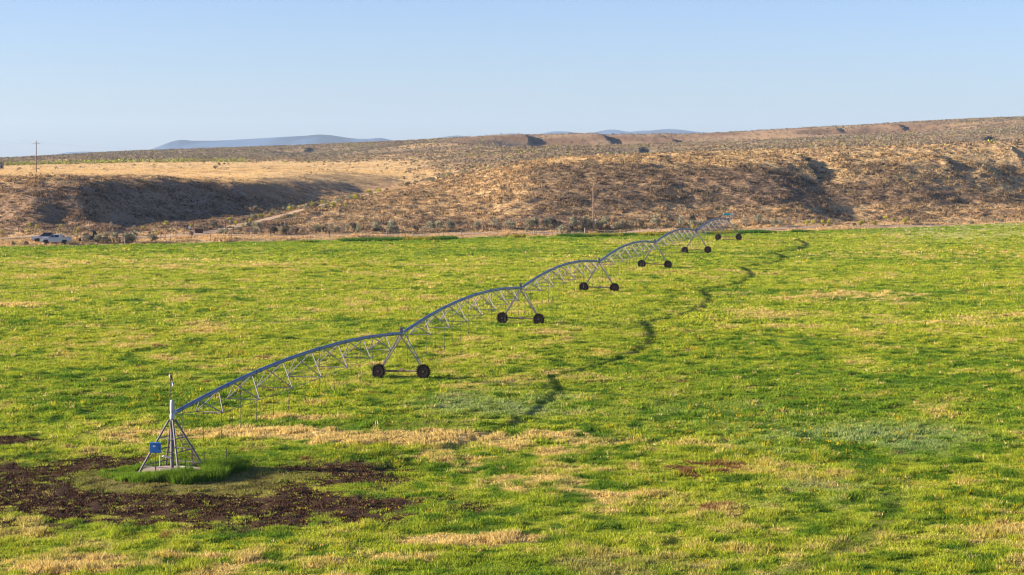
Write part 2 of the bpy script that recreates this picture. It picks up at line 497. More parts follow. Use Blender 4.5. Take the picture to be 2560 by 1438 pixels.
def field_color(x, y):
    px, py = land_px(x, y)
    big = fbm(x, y, 30, 101, 4); mid = fbm(x, y, 4.5, 131, 3); sm = fbm(x, y, 1.1, 151, 2)
    t = sstep(0.36, 0.62, big * 0.36 + mid * 0.30 + sm * 0.34 + 0.03 + 0.05 * sstep(140, 300, y))
    c = mix(LUSH, YEL, t)
    st = sstep(0.56, 0.72, mid * 0.5 + sm * 0.28 + big * 0.22 + 0.012)
    c = mix(c, STRAW * 0.9, st * 0.75)
    c = mix(c, DEEP, sstep(0.57, 0.70, 1 - (mid * 0.3 + sm * 0.7)) * 0.65)
    # pale dewy patches
    dw = np.maximum.reduce([ell(px, py, 2150, 1100, 330, 55), ell(px, py, 1250, 1010, 260, 35), ell(px, py, 2050, 1235, 240, 40) * .7, ell(px, py, 1800, 1040, 300, 40) * .6])
    c = mix(c, DEW, dw * sstep(0.35, 0.6, mid * .6 + sm * .4) * 0.75)
    # lush bands
    lu = np.maximum.reduce([ell(px, py, 1350, 1425, 520, 40) * .8, ell(px, py, 900, 1060, 420, 12), ell(px, py, 1980, 1000, 480, 45) * .7,
                            ell(px, py, 1700, 960, 300, 40) * .5, ell(px, py, 300, 985, 420, 30) * .55, ell(px, py, 850, 1160, 480, 22) * .5])
    c = mix(c, mix(LUSH, DEEP, sstep(.5, .62, sm) * .6), lu * 0.6)
    # straw patches
    nn = fbm(x, y, 3.2, 171, 3)
    dr = np.maximum.reduce([ell(px, py, 620, 1082, 320, 17), ell(px, py, 980, 1093, 330, 24), ell(px, py, 1450, 1095, 230, 26) * .75, ell(px, py, 1270, 1135, 330, 48) * .5,
                            ell(px, py, 1500, 1255, 170, 45) * .7, ell(px, py, 1180, 1352, 220, 16), ell(px, py, 500, 1405, 560, 22) * .7, ell(px, py, 170, 1422, 170, 14),
                            ell(px, py, 1330, 1175, 300, 60) * .38, ell(px, py, 900, 1398, 260, 20) * .7, ell(px, py, 780, 1040, 200, 10) * .8,
                            ell(px, py, 2120, 748, 330, 14) * .6, ell(px, py, 40, 772, 100, 8) * .9, ell(px, py, 350, 665, 500, 18) * .5, ell(px, py, 2330, 640, 420, 16) * .45])
    c = mix(c, STRAW, sstep(0.30, 0.66, dr * 0.62 + (nn - .5) * 0.9 + (sm - .5) * .6 + 0.07) * sstep(0, .1, dr) * 0.88)
    rw = np.maximum(ell(px, py, 1750, 1172, 130, 24), ell(px, py, 1770, 1270, 110, 20) * .6)
    c = mix(c, REDW, sstep(0.5, 0.62, rw * .55 + (sm - .5) * 1.5) * .8)
    # lush strip along the far edge
    e = edge_d(x) - y
    c = mix(c, LUSH * 1.05, (1 - sstep(8, 26, e + 8 * (mid - .5))) * 0.7)
    wd = ell(px, py, 2450, 583, 260, 24, .7)
    c = mix(c, np.array((0.44, 0.44, 0.20)), wd * sstep(.45, .6, sm * .6 + mid * .4) * .85)
    c = mix(c, DEEP, ruts(x, y) * 0.75)
    # short olive turf between island and mud
    ir = isle_r(x, y)
    c = mix(c, mix(np.array((0.27, 0.235, 0.08)), np.array((.09, .065, .035)), sstep(.40, .60, sm * .75 + mid * .25)), olive(x, y) * 0.82)
    return np.clip(c, 0.005, 1)

def hill_color(x, y, z):
    px, py = proj(x, y, z)
    big = fbm(x, y, 30, 201, 3); mid = fbm(x, y, 4, 231, 3); sm = fbm(x, y, 1.4, 251, 2)
    k = big * .22 + mid * .33 + sm * .45
    c = mix(HAY, BROWN, sstep(0.38, 0.66, k))
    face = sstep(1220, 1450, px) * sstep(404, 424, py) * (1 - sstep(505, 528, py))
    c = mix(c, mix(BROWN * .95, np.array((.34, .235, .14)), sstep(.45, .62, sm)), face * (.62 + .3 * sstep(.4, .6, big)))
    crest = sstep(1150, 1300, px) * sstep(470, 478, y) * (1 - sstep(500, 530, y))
    c = mix(c, GOLD * .92, crest * sstep(.35, .5, mid) * .8)  # crest grass, its sunlit golden rim put into the colour
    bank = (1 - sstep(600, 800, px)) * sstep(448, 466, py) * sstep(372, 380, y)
    c = mix(c, mix(np.array((.15, .088, .060)), np.array((.42, .30, .20)), sstep(.38, .66, sm * .5 + mid * .5)), bank * .6)  # darker brush on the left hill face, its shade deepened in the colour
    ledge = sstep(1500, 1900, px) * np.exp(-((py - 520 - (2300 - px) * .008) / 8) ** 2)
    c = mix(c, HAY * 1.1, ledge * .8)  # lit terrace strip painted into the grass colour
    # sun's brightness put into the cured grass colour on the left flank of the right hill and along crests
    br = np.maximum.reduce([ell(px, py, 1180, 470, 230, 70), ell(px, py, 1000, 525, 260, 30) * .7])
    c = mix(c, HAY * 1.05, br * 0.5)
    plate = sstep(440, 500, y) * (1 - sstep(820, 960, y)) * (1 - sstep(960, 1180, px)) * (1 - sstep(452, 462, py))
    c = mix(c, mix(GOLD, HAY * .8, sstep(0.5, 0.68, mid * .6 + big * .4)), plate)
    far = sstep(560, 700, y) * (1 - plate)
    fc = mix(mix(np.array((.27, .21, .135)), np.array((0.33, 0.235, 0.145)), sstep(0.42, 0.6, mid * .5 + big * .5)), HAY * .95, sstep(0.55, 0.70, big) * .8)
    c = mix(c, fc, far)
    bare = sstep(1235, 1290, y) * sstep(1050, 1150, px) * (1 - sstep(2250, 2450, px) * .6)
    c = mix(c, mix(np.array((0.22, 0.135, 0.080)), np.array((.34, .23, .14)), sstep(.45, .65, fbm(x, y, 40, 301, 3))), bare * .85)
    # verge of the road
    e = y - edge_d(x)
    vg = 1 - sstep(13, 18, e - 10 * (1 - sstep(300, 900, px)))
    c = mix(c, mix(HAY * 1.12, np.array((0.50, 0.37, 0.19)), sstep(.45, .6, mid)), vg * 0.9)
    return np.clip(c, 0.01, 1)

# ------------------------------------------------------------------ the ground sheet
us = np.linspace(-0.46, 0.46, 760)
ds = np.concatenate([np.exp(np.arange(math.log(30), math.log(345), 0.0065)), np.arange(345, 560, 0.8),
                     np.exp(np.arange(math.log(560), math.log(2600), 0.0065)), np.exp(np.linspace(math.log(2620), math.log(16800), 34))])
DD, UU = np.meshgrid(ds, us, indexing='ij')
GX = DD * UU; GY = DD
GZ = height(GX.ravel(), GY.ravel()).reshape(GX.shape)
infield = (GY < edge_d(GX))
near = np.clip(GY, 1, 2600)
ce = field_color(GX.ravel(), near.ravel()).reshape(GX.shape + (3,)) * np.array((.72, .70, .75))
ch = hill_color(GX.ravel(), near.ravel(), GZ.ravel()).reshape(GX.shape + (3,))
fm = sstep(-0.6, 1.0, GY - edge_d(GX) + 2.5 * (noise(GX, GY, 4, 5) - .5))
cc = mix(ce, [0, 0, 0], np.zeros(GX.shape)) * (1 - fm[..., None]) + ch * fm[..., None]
mm = mud_mask(GX.ravel(), near.ravel()).reshape(GX.shape) * (GY < 160) * (1 - olive(GX, GY))
cc = mix(cc, MUD, mm)
GZ = GZ - 0.05 * mm + mm * 0.26 * (fbm(GX, GY, 0.7, 77, 2) - .5)

def grid_mesh(name, X, Y, Z, colors, mat, smooth=True):
    r, c = X.shape
    me = bpy.data.meshes.new(name)
    n = r * c
    co = np.stack([X, Y, Z], -1).reshape(-1, 3).astype(np.float32)
    idx = np.arange(n).reshape(r, c)
    q = np.stack([idx[:-1, :-1], idx[:-1, 1:], idx[1:, 1:], idx[1:, :-1]], -1).reshape(-1, 4)
    me.vertices.add(n); me.vertices.foreach_set('co', co.ravel())
    me.loops.add(q.size); me.loops.foreach_set('vertex_index', q.ravel().astype(np.int32))
    me.polygons.add(len(q)); me.polygons.foreach_set('loop_start', (np.arange(len(q)) * 4).astype(np.int32))
    me.update(calc_edges=True)
    me.polygons.foreach_set('use_smooth', np.full(len(q), smooth))
    if colors is not None:
        a = me.attributes.new('Col', 'FLOAT_COLOR', 'POINT')
        a.data.foreach_set('color', np.concatenate([colors.reshape(-1, 3), np.ones((n, 1))], 1).astype(np.float32).ravel())
    me.materials.append(mat)
    o = bpy.data.objects.new(name, me); COL.objects.link(o)
    return o
tag(grid_mesh('ground', GX, GY, GZ, cc, M_GROUND), kind='structure')

def strip(name, pts, w, mat, lift=0.06, step=1.5, cols=5, wob=0.5):
    P = [Vector((p[0], p[1], 0)) for p in pts]
    path = []
    for a, b in zip(P[:-1], P[1:]):
        n = max(1, int((b - a).length / step))
        path += [a.lerp(b, i / n) for i in range(n)]
    path.append(P[-1])
    X = []; Y = []
    for i, p in enumerate(path):
        t = (path[min(i + 1, len(path) - 1)] - path[max(i - 1, 0)]).normalized()
        nrm = Vector((t.y, -t.x, 0))
        off = [(j / (cols - 1) - .5) * w * (1 + wob * .3 * math.sin(i * .37 + j)) for j in range(cols)]
        X.append([p.x + nrm.x * o for o in off]); Y.append([p.y + nrm.y * o for o in off])
    X = np.array(X); Y = np.array(Y)
    Z = height(X.ravel(), Y.ravel()).reshape(X.shape) + lift
    return tag(grid_mesh(name, X, Y, Z, None, mat), kind='structure')
strip('road', ROAD, 3.2, M_DIRT, 0.09)
strip('track', TRACK, 3.6, M_DIRT, 0.10)

# ------------------------------------------------------------------ distant mountains (rounded ranges, kilometres away)
def mountains(name, sky_pts, dist, thick, base_z, seed):
    pxs = np.array([p[0] for p in sky_pts], float); pys = np.array([p[1] for p in sky_pts], float)
    n = 260
    cx = np.linspace(pxs[0], pxs[-1], n)
    top = CAM_Z - (np.interp(cx, pxs, pys) - YH) * dist / F
    k = np.ones(5) / 5; top = np.convolve(np.pad(top, 2, mode='edge'), k, 'valid')
    rows = 46
    v = np.linspace(-1, 1, rows)
    X = np.zeros((rows, n)); Y = np.zeros((rows, n)); Z = np.zeros((rows, n))
    for i, t in enumerate(v):
        y = dist + t * thick
        X[i] = (cx - XC) / F * dist; Y[i] = y
        sh = (1 - abs(t)) ** 0.85
        rid = fbm(X[i], Y[i], thick * .45, seed, 4)
        w = 1 - np.abs(t) ** .7
        Z[i] = base_z + (top - base_z) * sh * (1 - (1 - sh) * 0.9 * (1 - rid))
    col = np.ones((rows, n, 3)) * np.array((0.035, 0.060, 0.110)) * (0.25 + 1.7 * sstep(.4, .75, fbm(X, Y, thick * .22, seed + 3, 4)))[..., None]  # haze blue and the light of the relief put into the forest colour
    return tag(grid_mesh(name, X, Y, Z, col, M_GROUND), kind='structure')
mountains('mountains', [(330, 392), (365, 376), (385, 370), (405, 362), (430, 352), (455, 347), (480, 350), (540, 350), (620, 346), (700, 341), (760, 338), (800, 334), (830, 336), (860, 341), (895, 345), (925, 345), (950, 342), (975, 347), (1010, 354), (1060, 372)], 12000, 1400, -60, 501)
mountains('mountains', [(60, 402), (165, 380), (210, 377.5), (250, 379), (330, 378), (420, 376), (700, 372), (1000, 366), (1070, 349), (1110, 340), (1140, 336), (1165, 338), (1200, 346), (1240, 337), (1275, 330), (1310, 334), (1350, 334), (1375, 326), (1420, 325.5), (1450, 332), (1480, 330), (1510, 323), (1538, 320.5), (1562, 327), (1575, 329), (1595, 324), (1625, 325), (1655, 320.5), (1685, 320.5), (1710, 323), (1735, 327), (1800, 333), (1900, 345)], 15000, 1400, -60, 521)

# ------------------------------------------------------------------ scattered plant cover
rng = np.random.default_rng(7)
def tri_mesh(name, V, C, mat, kind='stuff', smooth=False):
    """V: (n,3,3) triangles, C: (n,3) or (n,3,3) colours"""
    n = len(V)
    me = bpy.data.meshes.new(name)
    me.vertices.add(n * 3); me.vertices.foreach_set('co', np.ascontiguousarray(V, dtype=np.float32).ravel())
    me.loops.add(n * 3); me.loops.foreach_set('vertex_index', np.arange(n * 3, dtype=np.int32))
    me.polygons.add(n); me.polygons.foreach_set('loop_start', np.arange(0, n * 3, 3, dtype=np.int32))
    me.update(calc_edges=True)
    if C.ndim == 2: C = np.repeat(C[:, None, :], 3, 1)
    rgba = np.concatenate([C.reshape(-1, 3), np.ones((n * 3, 1))], 1).astype(np.float32)
    a = me.attributes.new('Col', 'FLOAT_COLOR', 'POINT'); a.data.foreach_set('color', rgba.ravel())
    me.materials.append(mat)
    if kind is None: return me
    o = bpy.data.objects.new(name, me); COL.objects.link(o)
    return tag(o, kind=kind)

def tufts(x, y, z, h, r, nb, col, lean=0.5, bw=0.05, cvar=0.25):
    """grass tufts: nb blades each; returns triangles and colours"""
    n = len(x)
    a = rng.uniform(0, 2 * np.pi, (n, nb)); rr = np.sqrt(rng.uniform(0, 1, (n, nb))) * r[:, None]
    bx = x[:, None] + np.cos(a) * rr; by = y[:, None] + np.sin(a) * rr
    hh = h[:, None] * rng.uniform(0.55, 1.1, (n, nb))
    la = a + rng.normal(0, 0.7, (n, nb)); ll = hh * lean * rng.uniform(0.3, 1.4, (n, nb))
    tx = bx + np.cos(la) * ll; ty = by + np.sin(la) * ll
    wa = rng.uniform(0, 2 * np.pi, (n, nb)); w = bw[:, None] * rng.uniform(0.6, 1.3, (n, nb))
    dx = np.cos(wa) * w; dy = np.sin(wa) * w
    zb = np.repeat(z[:, None], nb, 1) - 0.03
    V = np.stack([np.stack([bx - dx, by - dy, zb], -1), np.stack([bx + dx, by + dy, zb], -1),
                  np.stack([tx, ty, zb + 0.03 + hh], -1)], 2).reshape(-1, 3, 3)
    C = col[:, None, :] * (1 + cvar * rng.normal(0, 1, (n, nb, 1)))
    return V, np.clip(C, 0.004, 0.9).reshape(-1, 3)

def fan(n, d0, d1, pw=1.0, p0=-430, p1=2960):
    """n points spread evenly over the ground between two distances, a little wider than the view"""
    u = rng.uniform(0, 1, n)
    d = np.sqrt(d0 * d0 + u * (d1 * d1 - d0 * d0))
    px = rng.uniform(p0, p1, n)
    return (px - XC) / F * d, d

# --- pasture
Vs = []; Cs = []
for n, d0, d1, nb, bw0, hs in ((95000, 70, 130, 12, .028, 1.0), (105000, 130, 200, 10, .042, 1.05), (102000, 200, 300, 8, .065, 1.1), (85000, 300, 432, 7, .09, 1.15)):
    x, y = fan(n, d0, d1)
    ok = (y < edge_d(x) + 1.0 * (noise(x, y, 5, 3) - .5)) & (isle_r(x, y) > 3.4)
    mu = mud_mask(x, y) * (y < 160) * (1 - olive(x, y))
    ok &= rng.uniform(0, 1, n) > mu * 0.90
    x, y, mu = x[ok], y[ok], mu[ok]
    col = field_color(x, y)
    col = mix(col, np.array((.20, .17, .05)), mu * .5)
    clump = fbm(x, y, 1.05, 61, 3); cl2 = fbm(x, y, 9, 66, 2)
    strawy = np.clip((col[:, 0] - col[:, 1]) * 6 + .1, 0, 1)
    h = (0.05 + 0.19 * sstep(0.40, 0.70, clump) + 0.06 * cl2) * hs * (1 + 0.35 * strawy)
    h = h * (1 - 0.3 * olive(x, y)) * (1 - .5 * ruts(x, y)) * (1 - .65 * mu)
    col = col * (0.82 + 0.36 * rng.uniform(0, 1, (len(x), 1)))
    # yellow flowering weeds and stray seed heads
    fl = (rng.uniform(0, 1, len(x)) < 0.02 * sstep(.45, .7, cl2) * 2)
    col[fl] = np.array((0.52, 0.42, 0.03)); h[fl] *= 1.35
    sd = (rng.uniform(0, 1, len(x)) < 0.005) & (mu < .2) & (isle_r(x, y) > 10)
    col[sd] = STRAW * 1.05; h[sd] = h[sd] * 1.2 + .08
    z = height(x, y)
    V, C = tufts(x, y, z, h, np.full(len(x), .22) * (1 + (y > 200) * .6), nb, col, 0.6, np.full(len(x), bw0))
    Vs.append(V); Cs.append(C)
# taller weeds along the far field edge
n = 9000
x = rng.uniform(-40, 62, n); y = edge_d(x) - rng.uniform(0, 5, n) - 1.0
ok = fbm(x, y, 9, 15, 2) > .46
x, y = x[ok], y[ok]
V, C = tufts(x, y, height(x, y), rng.uniform(.3, .7, len(x)), np.full(len(x), .35), 6, mix(DEEP * 1.1, np.array((.30, .27, .03)), sstep(.45, .65, fbm(x, y, 6, 19, 3))), .5, np.full(len(x), .10))
Vs.append(V); Cs.append(C)
tri_mesh('pasture_grass', np.concatenate(Vs), np.concatenate(Cs), M_GRASS)

# --- tall rank grass round the pivot pad
n = 5200
a = rng.uniform(0, 2 * np.pi, n); r = rng.uniform(2.25, 3.75, n)
rg = .35 + 1.0 * noise(np.cos(a) * 3 + 9, np.sin(a) * 3 + 5, 1.0, 77)
r = np.where(r > 2.8, 2.8 + (r - 2.8) * rg * 1.2, r)
x = PIV[0] + 0.1 + np.cos(a) * r * 1.08; y = PIV[1] - 0.3 + np.sin(a) * r
front = np.clip(-np.sin(a) * .6 + np.cos(a) * .75 + .22, 0, 1)
keep = rng.uniform(0, 1, n) < .25 + front
x, y, front = x[keep], y[keep], front[keep]
hh = (.20 + .58 * front) * (0.45 + 1.0 * noise(x, y, .8, 44))
gcol = mix(np.array((.09, .20, .012)), np.array((.20, .30, .02)), rng.uniform(0, 1, len(x)))
V, C = tufts(x, y, height(x, y), hh, np.full(len(x), .14), 12, gcol, .45, np.full(len(x), .022))
tri_mesh('tall_grass', V, C, M_GRASS)

# --- mud clods
n = 120000
x, y = fan(n, 92, 135, p0=-200, p1=1250)
mu = mud_mask(x, y) * (1 - olive(x, y))
ok = rng.uniform(0, 1, n) < mu ** 2 * .6
x, y = x[ok], y[ok]; z = height(x, y); n = len(x)
s = rng.uniform(.025, .085, n) * (1 + .8 * (rng.uniform(0, 1, n) < .08))
ang = np.arange(5) * 2 * np.pi / 5
jit = rng.uniform(.6, 1.25, (n, 5))
bx = x[:, None] + np.cos(ang) * s[:, None] * jit; by = y[:, None] + np.sin(ang) * s[:, None] * jit
tz = z + s * rng.uniform(.3, .85, n)
tx = x + rng.normal(0, .03, n); ty = y + rng.normal(0, .03, n)
V = np.empty((n, 5, 3, 3))
for k in range(5):
    V[:, k, 0] = np.stack([bx[:, k], by[:, k], z - .05], -1)
    V[:, k, 1] = np.stack([bx[:, (k + 1) % 5], by[:, (k + 1) % 5], z - .05], -1)
    V[:, k, 2] = np.stack([tx, ty, tz], -1)
C = np.repeat((MUD * rng.uniform(.6, 1.5, (n, 1)))[:, None], 5, 1)
tri_mesh('mud_clods', V.reshape(-1, 3, 3), C.reshape(-1, 3), M_CLOD)

# --- cured bunch grass on verge, bank and hills
Vs = []; Cs = []
for n, d0, d1, nb, bw0, hs in ((190000, 345, 500, 7, .07, 1.0), (50000, 500, 640, 6, .10, 1.0), (45000, 640, 1000, 5, .16, 1.1)):
    x, y = fan(n, d0, d1, p0=-220, p1=2780)
    e = y - edge_d(x)
    sr, _ = seg_dist(x, y, ROAD); st, _ = seg_dist(x, y, TRACK)
    ok = (e > .3) & (np.abs(sr) > 1.7) & (np.abs(st) > 1.6)
    x, y = x[ok], y[ok]; z = height(x, y); e_ = y - edge_d(x)
    px, py = proj(x, y, z)
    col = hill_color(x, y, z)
    clump = fbm(x, y, 3.0, 81, 3)
    plate = sstep(440, 500, y) * (1 - sstep(820, 960, y)) * (1 - sstep(960, 1180, px))
    h = (.12 + .42 * sstep(.40, .70, clump)) * hs * (1 - .55 * plate)
    col = col * (.75 + .5 * rng.uniform(0, 1, (len(x), 1)))
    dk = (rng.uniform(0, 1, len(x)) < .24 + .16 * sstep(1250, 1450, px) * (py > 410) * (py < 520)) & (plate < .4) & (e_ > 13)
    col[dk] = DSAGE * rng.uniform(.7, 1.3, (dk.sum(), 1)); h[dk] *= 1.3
    V, C = tufts(x, y, z, h, np.full(len(x), .28), nb, col, .5, np.full(len(x), bw0))
    Vs.append(V); Cs.append(C)
tri_mesh('dry_grass', np.concatenate(Vs), np.concatenate(Cs), M_DRY)

# --- brush: leaf triangles over a mound, for the far slopes and the hillside
def leaf_mound(n, seed, size=.42, fill=.75):
    r = np.random.default_rng(seed)
    ph = r.uniform(0, 2 * np.pi, n); ct = r.uniform(0.02, 1, n); st = np.sqrt(1 - ct * ct)
    lob = 1 + .28 * np.sin(3 * ph + r.uniform(0, 6)) * st + .15 * np.sin(7 * ph + 1)
    rad_ = lob * (fill + (1 - fill) * r.uniform(0, 1, n))
    c = np.stack([np.cos(ph) * st * rad_, np.sin(ph) * st * rad_, ct * rad_ * .95 + .05], -1)
    d1 = r.normal(0, 1, (n, 3)); d2 = r.normal(0, 1, (n, 3)); d3 = r.normal(0, 1, (n, 3))
    d1 /= np.linalg.norm(d1, axis=1)[:, None]; d2 /= np.linalg.norm(d2, axis=1)[:, None]; d3 /= np.linalg.norm(d3, axis=1)[:, None]
    s = size * r.uniform(.6, 1.2, (n, 1))
    T = np.stack([c + d1 * s, c + d2 * s, c + d3 * s], 1)
    T[..., 2] = np.maximum(T[..., 2], -.05)
    return T
def brush(x, y, z, R, Hh, col, nleaf, size, cvar=.22):
    Vs = []; Cs = []
    n = len(x); var = 6
    which = rng.integers(0, var, n)
    for k in range(var):
        m = which == k
        if not m.any(): continue
        T = leaf_mound(nleaf, 900 + k, size)
        nn = m.sum(); a = rng.uniform(0, 2 * np.pi, nn); ca, sa = np.cos(a), np.sin(a)
        X = T[None, ..., 0] * ca[:, None, None] - T[None, ..., 1] * sa[:, None, None]
        Y = T[None, ..., 0] * sa[:, None, None] + T[None, ..., 1] * ca[:, None, None]
        V = np.stack([x[m][:, None, None] + X * R[m][:, None, None], y[m][:, None, None] + Y * R[m][:, None, None],
                      z[m][:, None, None] + T[None, ..., 2] * Hh[m][:, None, None]], -1)
        C = col[m][:, None, :] * (1 + cvar * rng.normal(0, 1, (nn, nleaf, 1)))
        Vs.append(V.reshape(-1, 3, 3)); Cs.append(np.clip(C, .01, .9).reshape(-1, 3))
    return np.concatenate(Vs), np.concatenate(Cs)

Vs = []; Cs = []
# hillside speckle of small brush
x, y = fan(30000, 385, 520, p0=-220, p1=2780)
e = y - edge_d(x); st, _ = seg_dist(x, y, TRACK)
z = height(x, y); px, py = proj(x, y, z)
dens = np.where(px < 1050, .25, .42 + .3 * sstep(1250, 1450, px) * sstep(404, 424, py)) * sstep(16, 30, e) * sstep(.35, .6, fbm(x, y, 12, 311, 3)) * 1.6
dens = dens * np.where((px < 1100) & (py < 462), .15, 1.0)
ok = (rng.uniform(0, 1, len(x)) < dens) & (np.abs(st) > 2.4)
x, y, z = x[ok], y[ok], z[ok]
R = rng.uniform(.2, .48, len(x))
col = mix(DSAGE * 1.1, SAGE * .9, rng.uniform(0, 1, len(x)) ** 2)
V, C = brush(x, y, z, R, R * rng.uniform(.8, 1.2, len(x)), col, 22, .34); Vs.append(V); Cs.append(C)
# sage flats and slopes beyond
x, y = fan(120000, 520, 1900, p0=-150, p1=2710)
z = height(x, y); px, py = proj(x, y, z)
plate = (1 - sstep(800, 880, y + 60 * (noise(x, y, 60, 4) - .5))) * (1 - sstep(940, 1150, px))
dens = (.34 + .56 * sstep(.35, .6, fbm(x, y, 45, 321, 3))) * (1 - .965 * plate)
dens = dens * (1 - .72 * sstep(1225, 1280, y) * sstep(1050, 1150, px) * (1 - sstep(2250, 2450, px) * .6))
ok = rng.uniform(0, 1, len(x)) < dens
x, y, z = x[ok], y[ok], z[ok]; px = px[ok]
R = rng.uniform(.36, .85, len(x)) * (1 + .35 * sstep(800, 1500, y))
tone = fbm(x, y, 120, 331, 3)
col = mix(mix(DSAGE * 1.3, SAGE, rng.uniform(0, 1, len(x)) ** .9), np.array((.25, .185, .13)), sstep(.4, .62, tone) * .6)
yl = rng.uniform(0, 1, len(x)) < .05
col[yl] = RABBIT * .8
V, C = brush(x, y, z, R, R * rng.uniform(.75, 1.1, len(x)), col, 13, .55); Vs.append(V); Cs.append(C)
# yellow-green shrub row at the back of the plateau, far left
n = 900
px = rng.uniform(-60, 620, n); d = 830 + rng.uniform(0, 70, n) + (px < 200) * 10
x = (px - XC) / F * d; y = d
ok = rng.uniform(0, 1, n) < np.where(px < 330, 1, .35)
x, y = x[ok], y[ok]
V, C = brush(x, y, height(x, y), rng.uniform(.6, 1.3, len(x)), rng.uniform(.7, 1.5, len(x)), mix(RABBIT * .9, SAGE, rng.uniform(0, .6, len(x))), 16, .5); Vs.append(V); Cs.append(C)
tri_mesh('sagebrush_cover', np.concatenate(Vs), np.concatenate(Cs), M_SHRUB)

# ------------------------------------------------------------------ the irrigation machine
def P3(x, y, dz=0.0):
    return Vector((x, y, hz(x, y) + dz))
base = P3(*PIV)
mach = tag(empty('irrigation_machine', base), 'long galvanised centre pivot irrigator with arched pipe spans on six wheeled towers', 'irrigator')
def off(p):
    return Vector(p) - base
TW = [Vector((-9.24 + 10.2 * i, 163 + 42.2 * i, 0)) for i in range(6)]
for t in TW: t.z = hz(t.x, t.y)
PIPE_H = 3.72
piv_top = Vector((PIV[0], PIV[1], base.z + 3.55))
joints = [piv_top] + [t + Vector((0, 0, PIPE_H)) for t in TW]

# pivot tower: four splayed legs, braces, riser, elbow, collector cap, ladder, control panel
ang0 = rad(-24); S = 1.48
feet = []
for k in range(4):
    a = ang0 + rad(225) + k * math.pi / 2
    fx, fy = PIV[0] + S * math.sqrt(2) * math.cos(a), PIV[1] + S * math.sqrt(2) * math.sin(a)
    feet.append(Vector((fx, fy, base.z - 0.02)))
apex = Vector((PIV[0], PIV[1], base.z + 3.2))
tops = [apex + (f - Vector((PIV[0], PIV[1], base.z))) * 0.10 for f in feet]
m = MB()
def legpt(k, t): return off(feet[k % 4].lerp(tops[k % 4], t))
for t in (0.14, 0.42, 0.66):
    for k in range(4):
        m.bar(legpt(k, t), legpt(k + 1, t), 0.032, 6)
ptow = m.build('pivot_tower', M_STEEL2, mach)
for k in range(4):
    m = MB().bar(off(feet[k]), off(tops[k]), 0.068, 8)
    m.box(off(feet[k] + Vector((0, 0, 0.03))), (0.22, 0.22, 0.06))
    m.build('leg', M_STEEL2, ptow)
m = MB().bar((0, 0, 0), (0, 0, 3.45), 0.115, 14)
for h in (0.12, 1.6, 3.1): m.lathe([(0.17, 0), (0.17, 0.05)], (0, 0, h), n=14)
m.build('riser_pipe', M_STEEL2, ptow, True)
m = MB().bar((-0.06, -0.03, .85), (-0.52, -0.25, .98), 0.06, 10); m.lathe([(0.09, 0), (0.09, 0.04)], (-0.5, -.24, .95), n=10)
m.build('outlet_stub', M_CREAM, ptow, True)
u1 = (joints[1] - piv_top); u1.z = 0; u1.normalize()
cam_rise = 1.05
def span_pt(i, t):
    a, b = joints[i], joints[i + 1]
    return a.lerp(b, t) + Vector((0, 0, cam_rise * 4 * t * (1 - t)))
e0 = span_pt(0, 0.012)
m = MB().tube([(0, 0, 3.25), (0, 0, 3.5), tuple(u1 * .07 + Vector((0, 0, 3.60))), tuple(u1 * .2 + Vector((0, 0, 3.66))), tuple(off(e0))], [.15, .15, .15, .14, .12], 12)
m.build('elbow', M_STEEL, ptow, True)
m = MB().lathe([(0.10, 3.62), (0.13, 3.72), (0.14, 3.78), (0.14, 4.22), (0.125, 4.36), (0.08, 4.44), (0.02, 4.46)], (0, 0, 0), n=16)
m.build('collector_cap', pmat('grey_cap', (.46, .43, .46), .6, 0, .4, .08), ptow, True)
m = MB().bar((-0.08, 0.02, 4.1), (-0.10, 0.02, 5.72), 0.022, 8).box((-0.09, 0.02, 5.72), (0.12, 0.12, 0.03))
m.build('mast', M_HOSE, ptow)
# ladder on the right-hand face
l0 = legpt(2, 0.30).lerp(legpt(1, 0.30), .18); l1 = legpt(2, .80).lerp(legpt(1, .80), .2)
l0 = legpt(2, .10) + Vector((-.42, -.10, 0)); l1 = legpt(2, .74) + Vector((-.42, -.10, 0))
side = Vector((.30, -.08, 0))
m = MB().bar(l0, l1, .022, 6).bar(l0 + side, l1 + side, .022, 6)
for k in range(7):
    t = (k + .5) / 7
    p = l0.lerp(l1, t)
    m.box(tuple(p + side * .5), (.34, .11, .035))
m.build('ladder', M_RUSTY, ptow)
# blue control panel on its own two posts
cx0, cy0 = ((389 - XC) / F * 120.0, 120.0)
pp = off((cx0, cy0, base.z))
m = MB().box((pp.x, pp.y, 1.60), (.66, .26, .58)).box((pp.x, pp.y - .02, 1.91), (.72, .32, .035)).box((pp.x + .05, pp.y - .138, 1.58), (.5, .02, .46))
cb = m.build('control_panel', M_BLUE, ptow)
MB().box((pp.x + .24, pp.y - .155, 1.60), (.05, .03, .10)).build('latch', M_BLACK, cb)
MB().box((pp.x - .06, pp.y - .151, 1.72), (.16, .012, .10)).build('plate', M_CREAM, cb)
for dx in (-.02, .26):
    MB().bar((pp.x + dx, pp.y, 0), (pp.x + dx, pp.y, 1.32), .026, 6).build('post', M_RUSTY if dx < 0 else M_CREAM, cb)  # right post in a pale colour that stands for sunlight on it
# conduit hanging loose below the elbow
m = MB().tube([tuple(u1 * .05 + Vector((0, -.1, 3.12))), tuple(u1 * .35 + Vector((.1, 0, 3.0))), tuple(u1 * .8 + Vector((.2, 0, 3.12))), tuple(u1 * 1.0 + Vector((.2, 0, 3.4)))], .014, 5)
m.build('cable', M_HOSE, ptow)

